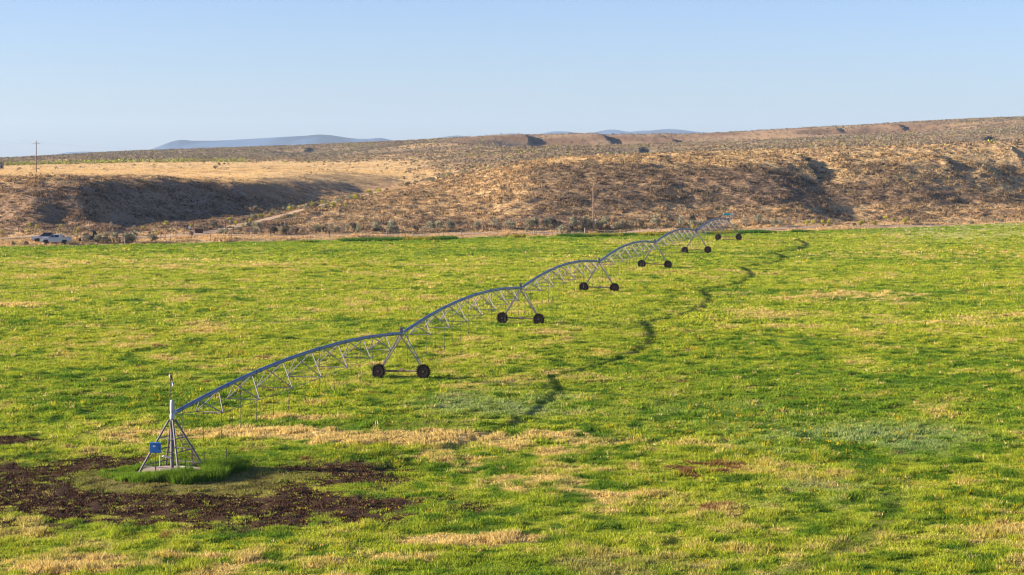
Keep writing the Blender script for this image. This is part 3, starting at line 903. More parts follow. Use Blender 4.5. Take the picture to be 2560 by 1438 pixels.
# spans
NT = 7
hose_me = {}
def hose_mesh(L):
    key = round(L, 1)
    if key not in hose_me:
        m = MB()
        pts = [(-.10, 0, -.02), (-.11, 0, .12), (-.06, 0, .24), (.02, 0, .27), (.10, 0, .20), (.12, 0, .05), (.12, 0, -.3)]
        m.tube(pts, .015, 5)
        m.bar((.12, 0, -.3), (.12, 0, -key), .016, 5)
        m.lathe([(.016, 0), (.035, -.03), (.035, -.20), (.02, -.22)], (.12, 0, -key + .2), n=7)
        m.lathe([(.01, 0), (.05, -.03), (.06, -.06), (.02, -.08)], (.12, 0, -key - .02), n=7)
        hose_me[key] = m.mesh('drop_hose', M_HOSE)
    return hose_me[key]
for i in range(6):
    a, b = joints[i], joints[i + 1]
    u = (b - a); L = u.length; uh = Vector((u.x, u.y, 0)).normalized(); sd = Vector((uh.y, -uh.x, 0))
    N = 36
    t0 = 0.012 if i == 0 else 0.006
    m = MB().tube([off(span_pt(i, t0 + (0.994 - t0) * k / N)) for k in range(N + 1)], .13, 10)
    for k in range(NT + 1):
        p = off(span_pt(i, (k + .5) / (NT + 1))); q = off(span_pt(i, (k + .5) / (NT + 1) + .004))
        m.bar(p, q, .165, 10)
    pipe = m.build('span_pipe', M_PIPE, mach, True)
    lows = []
    rods = MB()
    for k in range(NT):
        t = (k + 1) / (NT + 1)
        prof = math.sin(math.pi * (0.12 + .76 * t)) ** 1.0
        dep = .25 + 1.45 * prof; hw = .28 + 1.10 * prof
        c = span_pt(i, t)
        lo = [c + sd * (s * hw) - Vector((0, 0, dep)) for s in (-1, 1)]
        lows.append(lo)
        m = MB()
        m.bar(off(lo[0]), off(lo[1]), .034, 5)
        for s in range(2):
            for dt in (-.034, .034):
                pt = span_pt(i, t + dt) - Vector((0, 0, .10))
                m.bar(off(pt), off(lo[s]), .040, 5)
        m.box(tuple(off(c - Vector((0, 0, .14)))), (.22, .30, .10))
        m.build('truss', M_TRUSS, pipe)
    for s in range(2):
        prev = span_pt(i, 0.012) + sd * (.14 * (1 if s else -1)) - Vector((0, 0, .18))
        for k in range(NT):
            rods.bar(off(prev), off(lows[k][s]), .020, 4); prev = lows[k][s]
        rods.bar(off(prev), off(span_pt(i, .988) + sd * (.14 * (1 if s else -1)) - Vector((0, 0, .18))), .020, 4)
    rods.build('truss_rods', M_STEEL2, pipe)
    nh = 15
    for k in range(nh):
        t = (k + .55) / nh + (0.008 if k % 2 else -.008)
        p = span_pt(i, t)
        Lh = p.z - hz(p.x, p.y) - (1.05 + .25 * ((k * 7 + i * 3) % 5) / 5)
        o = bpy.data.objects.new('drop_hose', hose_mesh(Lh)); COL.objects.link(o); o.parent = pipe
        o.location = off(p); o.rotation_euler = (rad(1.5 * ((k % 3) - 1)), 0, math.atan2(sd.y, sd.x) + (math.pi if k % 2 else 0))

# drive towers: two pairs of legs, base beam, two lugged wheels, gearboxes, control box
WR, WW = .59, .36
def wheel_mesh():
    m = MB()
    m.lathe([(.30, -WW * .40), (.50, -WW * .5), (WR - .07, -WW * .42), (WR - .05, -WW * .25), (WR - .045, 0), (WR - .05, WW * .25), (WR - .07, WW * .42), (.50, WW * .5), (.30, WW * .40)], axis='y', n=36)
    nl = 22
    for k in range(nl):
        for s in (-1, 1):
            a = 2 * math.pi * (k + (.5 if s > 0 else 0)) / nl
            R = Matrix.Rotation(-a, 3, 'Y') @ Matrix.Rotation(rad(28 * s), 3, 'X')
            c = Vector((0, s * WW * .22, WR - .03)); c.rotate(Matrix.Rotation(-a, 3, 'Y'))
            m.box(tuple(c), (.055, WW * .56, .09), R)
    return m.mesh('wheel', M_TYRE)
def rim_mesh():
    m = MB()
    m.lathe([(.10, -.17), (.13, -.06), (.27, -.05), (.30, -.15), (.315, -.15), (.315, .15), (.30, .15), (.27, .05), (.13, .06), (.10, .10)], axis='y', n=24)
    return m.mesh('rim', M_RIM, True)
wm, rm = wheel_mesh(), rim_mesh()
for i in range(6):
    t = TW[i]
    j = joints[i + 1]
    a = joints[i]; u = (t - Vector((a.x, a.y, 0))); u.z = 0; u.normalize()
    if i < 5:
        u2 = TW[i + 1] - t; u2.z = 0; u = (u + u2.normalized()).normalized()
    r = Vector((u.y, -u.x, 0)); HB = 1.98
    rz = math.atan2(r.y, r.x)
    wz = [hz(*(t + r * s * HB).xy) for s in (-1, 1)]
    ax = [t + r * (s * HB) for s in (-1, 1)]
    for k in range(2): ax[k].z = wz[k] + WR - .06
    m = MB()
    m.bar(off(ax[0]), off(ax[1]), .075, 8)
    mid = (ax[0] + ax[1]) / 2
    m.bar(off(mid - r * .16 + Vector((0, 0, .10))), off(mid + r * .16 + Vector((0, 0, .10))), .12, 10)
    m.bar(off(mid - r * 1.6 - u * .12), off(mid + r * 1.6 - u * .12), .022, 5)
    for k in range(2):
        m.box(tuple(off(ax[k])), (.30, .34, .30))
        m.bar(off(ax[k] - u * .10), off(ax[k] + u * .42), .055, 8)
    tow = m.build('drive_tower', M_RUSTY, mach)
    for k, s in ((0, -1), (1, 1)):
        for w in (-1, 1):
            top = j + u * (w * .62) + r * (s * .10) - Vector((0, 0, .12 + .06 * abs(w)))
            bot = ax[k] + u * (w * .10) + r * (-s * .05) + Vector((0, 0, .08))
            m = MB().bar(off(top), off(bot), .058, 6)
            if w == 1:
                q = top.lerp(bot, .34); q2 = (j - u * .62 + r * (s * .10) - Vector((0, 0, .18))).lerp(ax[k] - u * .10 + Vector((0, 0, .08)), .34)
                m.bar(off(q), off(q2), .022, 5)
            m.build('leg', M_STEEL2, tow)
    m = MB()
    ql = [j.lerp(ax[k] + Vector((0, 0, .1)), .36) for k in range(2)]
    m.bar(off(j + u * .62 - Vector((0, 0, .15))), off(j - u * .62 - Vector((0, 0, .15))), .05, 6)
    m.bar(off(ql[0]), off(j - r * .1 + u * .5), .022, 5).bar(off(ql[1]), off(j + r * .1 + u * .5), .022, 5)
    m.build('cross_brace', M_STEEL2, tow)
    for k in range(2):
        o = bpy.data.objects.new('wheel', wm); COL.objects.link(o); o.parent = tow
        o.location = off(ax[k] + u * .42) if False else off(ax[k] - u * .30); o.rotation_euler = (0, .35 * i + k, rz)
        o2 = bpy.data.objects.new('rim', rm); COL.objects.link(o2); o2.parent = tow
        o2.location = o.location; o2.rotation_euler = (0, .35 * i, rz)
    m = MB().box(tuple(off(j + Vector((0, 0, .30)) - u * .15)), (.26, .30, .40)).bar(off(j + Vector((0, 0, .05)) - u * .15), off(j + Vector((0, 0, .12)) - u * .15), .05, 6)
    m.build('tower_box', M_STEEL2, tow)
    # flexible joint
    m = MB().tube([off(j - u * .30), off(j + u * .05 + Vector((0, 0, .03))), off(j + u * .32)], .15, 10)
    m.build('flexible_joint', M_STEEL, tow, True)
# overhang beyond the last tower with its end gun, and the teal box over the tower
j = joints[6]; u = (joints[6] - joints[5]); u.z = 0; u.normalize()
m = MB().tube([off(j + u * (9.0 * k / 8) + Vector((0, 0, .95 * (k / 8) ** .8))) for k in range(9)], .085, 8)
ov = m.build('overhang_pipe', M_STEEL, mach, True)
e = j + u * 9.0 + Vector((0, 0, .95))
MB().bar(off(e), off(e + Vector((0, 0, .35))), .05, 8).bar(off(e + Vector((0, 0, .35))), off(e + Vector((.55, .1, .75))), .04, 8, .025).build('end_gun', M_STEEL2, ov)
MB().bar(off(j + Vector((0, 0, .1))), off(j + Vector((0, 0, 1.0))), .03, 6).bar(off(j + Vector((0, 0, 1.0))), off(e - u * 1.5 + Vector((0, 0, .05))), .012, 4).build('mast', M_CREAM, ov)
m = MB().box(tuple(off(j + Vector((-.32, 0, 1.16)))), (1.35, .45, .40)).box(tuple(off(j + Vector((-.32, 0, 1.37)))), (1.2, .36, .05))
m.build('teal_box', M_TEAL, mach)
MB().bar(off(j + Vector((-.9, 0, 1.0))), off(j + Vector((-2.9, .3, 2.5))), .02, 5).build('antenna', M_HOSE, mach)

# ------------------------------------------------------------------ hawk on the mast, tag hanging below it
hx, hy, hzz = PIV[0] - .10, PIV[1] + .02, base.z + 5.735
hawk = tag(empty('hawk', (hx, hy, hzz)), 'small brown hawk with pale breast perched on the thin mast above the pivot', 'bird')
m_h1 = pmat('brown_feathers', (0.12, 0.062, 0.045), 0.8, 0, 0.2, 0.35, 30)
m_h2 = pmat('pale_feathers', (0.52, 0.42, 0.36), 0.8, 0, 0.2, 0.3, 40)
prof = [(.012, .02), (.045, .05), (.072, .11), (.082, .17), (.078, .225), (.062, .265), (.046, .29), (.047, .315), (.046, .34), (.034, .365), (.012, .38)]
m = MB()
vs = []; n = 14
for q, (r_, h_) in enumerate(prof):
    lean = (h_ - .02) * -.10 + (-.02 if h_ > .29 else 0)
    for k in range(n):
        t = 2 * math.pi * k / n
        vs.append((r_ * math.cos(t) * 1.12 + lean, r_ * math.sin(t), h_))
fs = []
for q in range(len(prof) - 1):
    for k in range(n): fs.append((q * n + k, q * n + (k + 1) % n, (q + 1) * n + (k + 1) % n, (q + 1) * n + k))
fs += [tuple(range(n - 1, -1, -1)), tuple(range((len(prof) - 1) * n, len(prof) * n))]
m.add(vs, fs); m.build('body', m_h2, hawk, True)
for s in (-1, 1):
    m = MB().prism([(.02, .27), (.075, .23), (.105, .12), (.115, -.02), (.09, -.04), (.05, .06), (.005, .16)], s * .062, s * .088)
    m.build('wing', m_h1, hawk)
MB().prism([(.04, .07), (.075, .07), (.125, -.12), (.10, -.13)], -.035, .035).build('tail', m_h1, hawk)
MB().lathe([(.048, .318), (.052, .335), (.044, .362), (.018, .386)], (-.05, 0, 0), n=12).build('crown', m_h1, hawk, True)
MB().bar((-.095, 0, .338), (-.128, 0, .322), .012, 6, .002).build('beak', M_BLACK, hawk)
for s in (-1, 1): MB().bar((0, s * .028, .05), (-.01, s * .028, 0), .009, 6).bar((-.01, s * .028, .004), (-.045, s * .03, .002), .006, 5).build('foot', m_h2, hawk)
for s in (-1, 1): MB().lathe([(.001, -.006), (.006, 0), (.001, .006)], (-.088, s * .026, .347), n=6).build('eye', M_BLACK, hawk)
tg = tag(empty('hanging_bottle', (PIV[0] + .06, PIV[1], base.z + 5.30)), 'little white bottle with blue top hanging from the mast under the hawk', 'bottle')
MB().lathe([(.055, 0), (.06, .02), (.06, .16), (.03, .20)], n=12).build('body', M_WHITE, tg, True)
MB().lathe([(.055, .14), (.062, .15), (.045, .22), (.03, .24)], n=12).build('top', M_BLUE, tg, True)
MB().bar((0, 0, .24), (-.15, 0, .36), .006, 4).build('cord', M_HOSE, tg)

# ------------------------------------------------------------------ pad, drum and wire fence round the pivot
m = MB()
pts = []
for k in range(14):
    a = 2 * math.pi * k / 14
    rr = 2.05 + .18 * math.sin(3 * a + 1) + .1 * math.sin(5 * a)
    pts.append((rr * math.cos(a), rr * math.sin(a) * .95))
nP = len(pts)
m.add([(x, y, -.12) for x, y in pts] + [(x * .97, y * .97, .07) for x, y in pts], [(k, (k + 1) % nP, nP + (k + 1) % nP, nP + k) for k in range(nP)] + [tuple(range(nP, 2 * nP))])
tag(m.build('concrete_pad', M_CONC, None, False, tuple(base)), 'pinkish concrete pad under the legs of the pivot tower', 'pad')
dx, dy = (464 - XC) / F * 119.6, 119.6
dr = tag(empty('drum', (dx, dy, base.z + .30)), 'white rounded drum lying on its side on the pivot pad', 'drum')
R = Matrix.Rotation(rad(-28), 3, 'Z')
MB().lathe([(.05, -.40), (.17, -.36), (.23, -.28), (.24, -.1), (.24, .25)], axis='x', n=16, R=R).build('shell', M_CREAM, dr, True)
MB().lathe([(.245, .22), (.245, .42), (.2, .46), (.05, .47)], axis='x', n=16, R=R).build('end_cap', M_GREYWOOD, dr, True)
dx2, dy2 = (452 - XC) / F * 119.3, 119.3
cn = tag(empty('can', (dx2, dy2, base.z + .07)), 'small blue can beside the white drum on the pivot pad', 'can')
MB().lathe([(.13, 0), (.13, .30), (.11, .33), (.03, .34)], n=14).build('body', M_BLUE, cn, True)
MB().tube([(-.10, 0, .33), (-.06, 0, .42), (.06, 0, .42), (.10, 0, .33)], .012, 5).build('handle', M_BLUE, cn)
fpts = [(389, 117.6), (464, 117.9), (510, 120.4), (566, 121.6), (481, 123.0)]
fr = tag(empty('wire_fence', base), 'low wire fence on rusty steel posts round the pivot pad', 'fence')
P = []
for px_, d_ in fpts:
    x, y = (px_ - XC) / F * d_, d_
    z0 = hz(x, y); P.append(Vector((x, y, z0)))
    m = MB().box(tuple(off((x, y, z0 + .62))), (.045, .04, 1.36)).box(tuple(off((x + .02, y, z0 + .62))), (.02, .09, 1.30))
    m.build('post', M_RUSTY, fr)
m = MB()
for h in (.45, .8, 1.15):
    for a_, b_ in ((0, 1), (1, 2), (2, 3), (3, 4)):
        m.bar(off(P[a_] + Vector((0, 0, h))), off(P[b_] + Vector((0, 0, h))), .003, 3)
m.build('wire', M_RUSTY, fr)

# ------------------------------------------------------------------ vehicles
def wheel_parts(parent, x, y, r, w, tyre=M_BLACK):
    m = MB().lathe([(r * .62, -w / 2), (r * .93, -w / 2), (r, -w * .32), (r, w * .32), (r * .93, w / 2), (r * .62, w / 2)], axis='y', n=24)
    o = m.build('wheel', tyre, parent, True, (x, y, r))
    MB().lathe([(.03, -w * .40), (r * .25, -w * .42), (r * .6, -w * .30), (r * .64, -w * .46), (r * .64, w * .46), (r * .6, w * .30), (r * .25, w * .42), (.03, w * .40)], axis='y', n=20).build('rim', M_CHROME, o, True)
def pickup(loc, rz, label, roofmat, cover):
    t = tag(empty('pickup_truck', loc, rz), label, 'pickup truck')
    t.scale = (.94, .94, .94)
    hw = .98
    lower = [(-2.92, .55), (-2.95, .95), (-2.88, 1.12), (-2.62, 1.22), (-1.35, 1.28), (-1.2, 1.30), (1.05, 1.30), (1.05, 1.34), (2.85, 1.34), (2.9, 1.2), (2.92, .62), (2.75, .50)]
    # wheel arches cut into the sill line
    for cx_ in (1.78, -1.85):
        lower += [(cx_ + .56 * math.cos(a_), .46 + .52 * math.sin(a_)) for a_ in np.linspace(0.02, math.pi - .02, 9)]
        if cx_ > 0: lower += [(1.1, .42), (-1.2, .42)]
    lower += [(-2.6, .45)]
    ins = [.03 + (.06 if abs(p[0]) > 2.6 else 0) for p in lower]
    MB().prism(lower, -hw, hw, ins).build('body', M_WHITE, t)
    MB().box((0, 0, .55), (5.1, 1.55, .35)).build('underbody', M_BLACK, t)
    cab = [(-1.45, 1.29), (-.55, 1.86), (-.30, 1.93), (.70, 1.93), (.95, 1.86), (1.08, 1.29)]
    MB().prism(cab, -hw + .03, hw - .03, [.02, .19, .22, .22, .19, .02]).build('cab', roofmat, t)
    for s in (-1, 1):
        def quad(a, b, c_, d_, name):
            f = lambda p: (p[0], s * (hw - .03 - .02 - (p[1] - 1.29) / .64 * .20 + .012), p[1])
            g = lambda p: (p[0], s * (hw - .03 - .02 - (p[1] - 1.29) / .64 * .20 - .02), p[1])
            v = [f(a), f(b), f(c_), f(d_), g(a), g(b), g(c_), g(d_)]
            MB().add(v, [(0, 1, 2, 3), (7, 6, 5, 4), (0, 4, 5, 1), (1, 5, 6, 2), (2, 6, 7, 3), (3, 7, 4, 0)]).build(name, M_GLASS, t)
        quad((-1.18, 1.34), (-.28, 1.34), (-.28, 1.82), (-.50, 1.80), 'window')
        quad((-.18, 1.34), (.66, 1.34), (.66, 1.82), (-.18, 1.82), 'window')
        MB().box((-1.08, s * 1.08, 1.38), (.14, .22, .2)).build('mirror', M_BLACK, t)
        for dx_ in (-.30, .72): MB().box((dx_, s * .962, 1.08), (.16, .03, .04)).build('handle', M_BLACK, t)
        MB().box((-2.90, s * .68, 1.0), (.08, .36, .2)).build('headlight', M_LAMP, t)
        MB().box((2.89, s * .86, 1.08), (.06, .14, .34)).build('tail_light', M_RED, t)
    MB().add([(-1.40, -.82, 1.335), (-1.40, .82, 1.335), (-.60, .70, 1.845), (-.60, -.70, 1.845), (-1.36, -.82, 1.32), (-1.36, .82, 1.32), (-.56, .70, 1.83), (-.56, -.70, 1.83)],
             [(0, 3, 2, 1), (4, 5, 6, 7), (0, 1, 5, 4), (1, 2, 6, 5), (2, 3, 7, 6), (3, 0, 4, 7)]).build('windscreen', M_GLASS, t)
    MB().box((1.03, 0, 1.62), (.05, 1.3, .38)).build('rear_window', M_GLASS, t)
    MB().box((-2.93, 0, .98), (.08, 1.0, .34)).build('grille', M_BLACK, t)
    MB().box((-2.96, 0, .62), (.16, 1.86, .22)).build('bumper', M_CHROME, t)
    MB().box((2.95, 0, .66), (.16, 1.8, .2)).build('bumper', M_CHROME, t)
    MB().box((1.98, 0, 1.345), (1.66, 1.66, .03 if not cover else .08)).build('bed_cover' if cover else 'bed', M_BLACK if cover else M_GREYWOOD, t)
    for cx_ in (-1.85, 1.78):
        for s in (-1, 1): wheel_parts(t, cx_, s * .84, .42, .28)
    return t
def at_px(px_, d_, dz=0):
    x = (px_ - XC) / F * d_
    return (x, d_, hz(x, d_) + dz)
def rest_z(x, y, rz, L, Wd):
    return max(hz(x + a * math.cos(rz) - b * math.sin(rz), y + a * math.sin(rz) + b * math.cos(rz)) for a in (-L, L) for b in (-Wd, Wd))
p = at_px(140, 357.6); pickup((p[0], p[1], rest_z(p[0], p[1], .06, 1.8, .9) - .03), rad(4), 'white crew cab pickup truck with open bed parked on the field edge', M_WHITE, False)
p = at_px(118, 360.2); pickup((p[0], p[1], rest_z(p[0], p[1], .1, 1.8, .9) - .03), rad(7), 'white pickup truck with cab darkened as glass in shadow and black bed cover half hidden behind another truck', M_BLACK, True)  # black cab colour stands in for glass in shadow

p = at_px(229, 362.8)
uv = tag(empty('utility_vehicle', (p[0], p[1], rest_z(p[0], p[1], .05, 1.2, .6)), rad(3)), 'dark green open utility vehicle with roof and whip aerial behind the roadside sagebrush', 'utility vehicle')
body = [(-1.45, .42), (-1.48, .78), (-1.30, .98), (-.75, 1.10), (-.55, .62), (.35, .62), (.40, 1.08), (1.42, 1.10), (1.45, .5), (1.2, .40), (-1.2, .38)]
MB().prism(body, -.68, .68, [.08, .10, .10, .02, 0, 0, 0, 0, 0, 0, .05]).build('body', M_DKGREEN, uv)
MB().prism([(-1.46, .80), (-1.28, 1.0), (-.78, 1.115), (-.80, 1.16), (-1.32, 1.04), (-1.50, .82)], -.52, .52).build('hood', M_CREAM, uv)
m = MB()
for s in (-1, 1):
    m.bar((-.85, s * .62, 1.08), (-.42, s * .58, 1.92), .03, 6).bar((.42, s * .62, 1.05), (.46, s * .58, 1.92), .03, 6).bar((1.1, s * .62, 1.08), (.48, s * .58, 1.90), .03, 6)
    m.bar((-.42, s * .58, 1.92), (.46, s * .58, 1.92), .03, 6)
m.bar((-.42, -.58, 1.92), (-.42, .58, 1.92), .03, 6).bar((.46, -.58, 1.92), (.46, .58, 1.92), .03, 6)
m.build('roll_cage', M_BLACK, uv)
MB().prism([(-.55, 1.93), (-.50, 2.0), (.62, 2.02), (.68, 1.95), (.6, 1.93)], -.68, .68, [.06, .1, .1, .06, .02]).build('roof', M_DKGREEN, uv)
MB().add([(-.84, -.56, 1.10), (-.84, .56, 1.10), (-.44, .52, 1.88), (-.44, -.52, 1.88), (-.82, -.56, 1.08), (-.82, .56, 1.08), (-.42, .52, 1.86), (-.42, -.52, 1.86)],
         [(0, 3, 2, 1), (4, 5, 6, 7), (0, 1, 5, 4), (1, 2, 6, 5), (2, 3, 7, 6), (3, 0, 4, 7)]).build('windscreen', M_GLASS, uv)
for s in (-.34, .34):
    MB().box((.05, s, .74), (.5, .52, .2)).box((.34, s, 1.12), (.16, .52, .62)).build('seat', M_BLACK, uv)
MB().add([(.50, -.56, 1.08), (.50, .56, 1.08), (.48, .54, 1.88), (.48, -.54, 1.88), (.53, -.56, 1.08), (.53, .56, 1.08), (.51, .54, 1.88), (.51, -.54, 1.88)],
         [(0, 3, 2, 1), (4, 5, 6, 7), (0, 1, 5, 4), (1, 2, 6, 5), (2, 3, 7, 6), (3, 0, 4, 7)]).build('back_panel', M_BLACK, uv)
for s in (-1, 1):
    MB().prism([(.28, 1.05), (.46, 1.05), (.98, 1.10), (.56, 1.90), (.30, 1.90)], s * .60 - .02, s * .60 + .02).build('side_panel', M_BLACK, uv)
    MB().prism([(-.52, .60), (-.72, 1.10), (.40, 1.10), (.34, .60)], s * .665 - .02, s * .665 + .02).build('door', M_DKGREEN, uv)
uv.scale = (1.1, 1.1, 1.1)
MB().bar((-.30, -.62, 1.95), (-.42, -.62, 3.55), .012, 5).build('aerial', M_CREAM, uv)
for s in (-1, 1):
    MB().box((-1.44, s * .44, .86), (.06, .22, .12)).build('headlight', M_LAMP, uv)
for cx_ in (-.95, .95):
    for s in (-1, 1): wheel_parts(uv, cx_, s * .62, .34, .26)
p = at_px(199.5, 364.5)
bd = tag(empty('bundle', (p[0], p[1], p[2])), 'dark brown rounded bundle with a pointed top standing in front of the utility vehicle', 'bundle')
MB().lathe([(.18, -.02), (.26, .10), (.285, .26), (.25, .42), (.14, .53), (.07, .58)], n=16).build('sack', pmat('dark_sacking', (.045, .025, .022), .9, 0, .1, .3, 8, .4), bd, True)
MB().lathe([(.07, .56), (.05, .60), (.065, .66), (.03, .74)], n=10).build('neck', M_WOOD, bd, True)

# ------------------------------------------------------------------ utility poles and their wires
M_POLE = pmat('pale_pole_wood', (0.34, 0.25, 0.21), 0.85, 0, 0.2, 0.2, 4.0)
def pole(loc, h, label, rz, arm):
    t = tag(empty('utility_pole', loc, rz), label, 'utility pole', 'utility poles of the power line')
    MB().bar((0, 0, -.5), (.0, 0, h), .17 if arm else .12, 12, .11 if arm else .08).build('shaft', M_WOOD if arm else M_POLE, t, True)
    if arm:
        m = MB().box((0, -.13, h - .75), (2.3, .10, .13))
        a = m.build('crossarm', M_GREYWOOD, t)
        MB().bar((-.75, -.14, h - .78), (0, -.14, h - 1.5), .025, 5).bar((.75, -.14, h - .78), (0, -.14, h - 1.5), .025, 5).build('brace', M_WIRE, t)
        for x_ in (-1.05, 1.05): MB().lathe([(.02, 0), (.05, .05), (.05, .12), (.07, .14), (.03, .2)], (x_, -.13, h - .68), n=10).build('insulator', M_CREAM, t)
        MB().lathe([(.02, 0), (.05, .05), (.05, .12), (.07, .14), (.03, .2)], (0, 0, h), n=10).build('insulator', M_CREAM, t)
    else:
        MB().lathe([(.02, -.02), (.05, .05), (.05, .14), (.08, .16), (.03, .24)], (0, 0, h), n=10).build('insulator', M_WHITE, t)
        MB().box((0, 0, h - 1.3), (.3, .12, .05)).lathe([(.03, 0), (.06, .1), (.03, .18)], (.16, 0, h - 1.3), n=8).build('bracket', M_WIRE, t)
    return t
pA = at_px(90.5, 590); pole((pA[0], pA[1], pA[2] - .2), 9.7, 'tall brown utility pole with a crossarm standing on the golden plateau', rad(8), True)
pB = at_px(1483, 404); pole((pB[0], pB[1], pB[2] - .2), 9.9, 'thin utility pole without crossarm at the foot of the right hill among sagebrush', 0, False)
def wire(name, a, b, sag, label, r=.012):
    a = Vector(a); b = Vector(b)
    m = MB().tube([tuple(a.lerp(b, k / 24) - Vector((0, 0, sag * 4 * (k / 24) * (1 - k / 24)))) for k in range(25)], r, 4)
    return tag(m.build(name, M_WIRE), label, 'power line')
wa = Vector((pA[0], pA[1], pA[2] + 9.0))
for dx_, g, w in ((-1.05, 0, 'lower'), (0, .85, 'upper')):
    q = wa + Vector((dx_, -.1, g))
    wire('power_line', q, (q.x - 95, q.y - 10, q.z - 1.0), 1.5, w + ' wire running from the plateau pole out past the edge of the view', .014)
wire('power_line', wa + Vector((1.05, -.1, 0)), (wa.x + 95, wa.y + 70, wa.z - 3.0), 1.6, 'faint wire running from the plateau pole back over the sage slope', .012)
wire('power_line', (pB[0], pB[1], pB[2] + 9.8), (pB[0] + 104, pB[1] + 38, pB[2] + 9.6), 1.3, 'pale wire stretched from the thin pole across the face of the right hill', .022)

# ------------------------------------------------------------------ fences, gate, markers
def post_fence(name, label, pts, h, post_mesh, wires, jit=.2, posts_thick=None):
    o0 = Vector((pts[0][0], pts[0][1], hz(*pts[0])))
    t = tag(empty(name, o0), label, 'fence')
    Z = []
    for k, (x, y) in enumerate(pts):
        z = hz(x, y); Z.append(Vector((x, y, z)))
        o = bpy.data.objects.new('post', post_mesh[k % len(post_mesh)]); COL.objects.link(o); o.parent = t
        o.location = Vector((x, y, z)) - o0; o.rotation_euler = (rad(3 * math.sin(k * 2.3)), rad(3 * math.cos(k * 1.7)), k)
    m = MB()
    for hh in wires:
        for a_, b_ in zip(Z[:-1], Z[1:]):
            m.bar(a_ + Vector((0, 0, hh)) - o0, b_ + Vector((0, 0, hh)) - o0, .006, 3)
    m.build('wire', M_WIRE, t)
    return t
steel_post = MB().box((0, 0, .55), (.05, .045, 1.5)).box((.02, 0, .55), (.02, .1, 1.46)).mesh('post', M_RUSTY)
wood_post = MB().bar((0, 0, -.2), (0, 0, 1.35), .085, 8, .07).mesh('post', M_GREYWOOD)
brown_post = MB().bar((0, 0, -.2), (0, 0, 1.5), .08, 8, .07).mesh('post', M_WOOD)
pts = [(x, edge_d(x) + 2.2 + .5 * math.sin(x * .7)) for x in np.arange(-64, 128, 3.6)]
post_fence('field_fence', 'wire fence on thin steel posts along the far edge of the green field', pts, 1.3, [steel_post, steel_post, steel_post, wood_post], (.35, .65, .95, 1.25))
pts = [(x, edge_d(x) + 24 + 1.5 * math.sin(x * .13)) for x in np.arange(-104, -61, 4.4)]
post_fence('bank_fence', 'wire fence on top of the roadside bank below the shaded left hill', pts, 1.3, [steel_post], (.4, .8, 1.2))
pts = [(x, edge_d(x) + 12.5 + .6 * math.sin(x * .11)) for x in np.arange(-52, 20, 4.6)]
post_fence('hill_fence', 'wire fence on steel posts beyond the road under the right hill', pts, 1.3, [steel_post, steel_post, brown_post], (.4, .8, 1.2))
def post_thing(px_, d_, h, r, mat, label, name='fence_post'):
    p = at_px(px_, d_)
    t = tag(empty(name, p), label, 'post')
    MB().bar((0, 0, -.3), (0, 0, h), r, 10, r * .9).build('shaft', mat, t)
    MB().lathe([(r * .98, 0), (r * .7, .05), (.01, .07)], (0, 0, h - .02), n=10).build('top', mat, t)
    return t
post_thing(339, 361.0, 1.65, .11, M_GREYWOOD, 'thick bluish grey post at the right end of the roadside sagebrush clump')
post_thing(312.5, 360.4, 1.15, .10, M_GREYWOOD, 'short grey post at the foot of the roadside sagebrush clump')
post_thing(1462.5, 395.5, 1.75, .15, M_GREYWOOD, 'stout grey post on the field edge in front of the thin utility pole')
post_thing(402, 369, 1.75, .08, M_WOOD, 'brown post in the verge just right of the roadside bushes, nearer the trucks')
post_thing(412.5, 370, 2.1, .09, M_WOOD, 'brown post in the verge, the taller of two close together')
post_thing(440, 371, 1.55, .07, M_WOOD, 'thin brown post standing alone between the paired posts and the dark bank end')
post_thing(506.5, 382, 2.05, .10, M_WOOD, 'tall brown gate post where the bank ends beside the track')
post_thing(563, 384, 2.2, .11, M_WOOD, 'tall brown gate post next to the wooden brace beside the track')
p = at_px(568, 383.5); q = at_px(584, 384.2)
gb = tag(empty('fence_brace', p), 'dark wooden fence brace of two posts and a top rail beside the track', 'fence brace')
dq = Vector(q) - Vector(p)
MB().bar((0, 0, -.2), (0, 0, 1.25), .085, 10).build('post', M_WOOD, gb)
MB().bar(dq - Vector((0, 0, .2)), dq + Vector((0, 0, 1.25)), .085, 10).build('post', M_WOOD, gb)
MB().bar((.07, 0, 1.05), tuple(dq + Vector((-.07, 0, 1.05))), .07, 8).build('rail', M_WOOD, gb)
p = at_px(474, 378)
sg = tag(empty('sign', p), 'pale square sign on a post beside the road bank', 'sign')
MB().bar((0, 0, -.2), (0, 0, 1.3), .03, 6).build('post', M_RUSTY, sg)
MB().box((0, -.04, 1.42), (.44, .02, .46)).build('panel', pmat('sign_face', (.50, .55, .58), .5, 0, .4, .05), sg)
p = at_px(481, 376.5)
pdl = tag(empty('utility_pedestal', p), 'pinkish utility pedestal with a white cap beside the pale sign', 'pedestal')
MB().box((0, 0, .45), (.30, .26, .96)).build('case', pmat('faded_pink', (.55, .36, .30), .6, 0, .3, .08), pdl)
MB().prism([(-.2, .93), (-.17, 1.08), (.17, 1.14), (.2, .95)], -.17, .17).build('cap', M_WHITE, pdl)
p = at_px(497, 381)
bank_sh = tag(empty('bank_shade', p), 'dark brown blocks put in for bank end shading left of the track gate', 'bank shading')
M_BANKSHADE = pmat('bank_shade_brown', (.085, .055, .042), .9, 0, .1, .3, 5.0)
for k in range(5): MB().box((0, 0, .08 + .19 * k), (1.4 - .04 * (k % 2), .9 - .04 * (k % 2), .17)).build('shade_block', M_BANKSHADE, bank_sh)  # stacked blocks added for the dark shading of the earth bank end
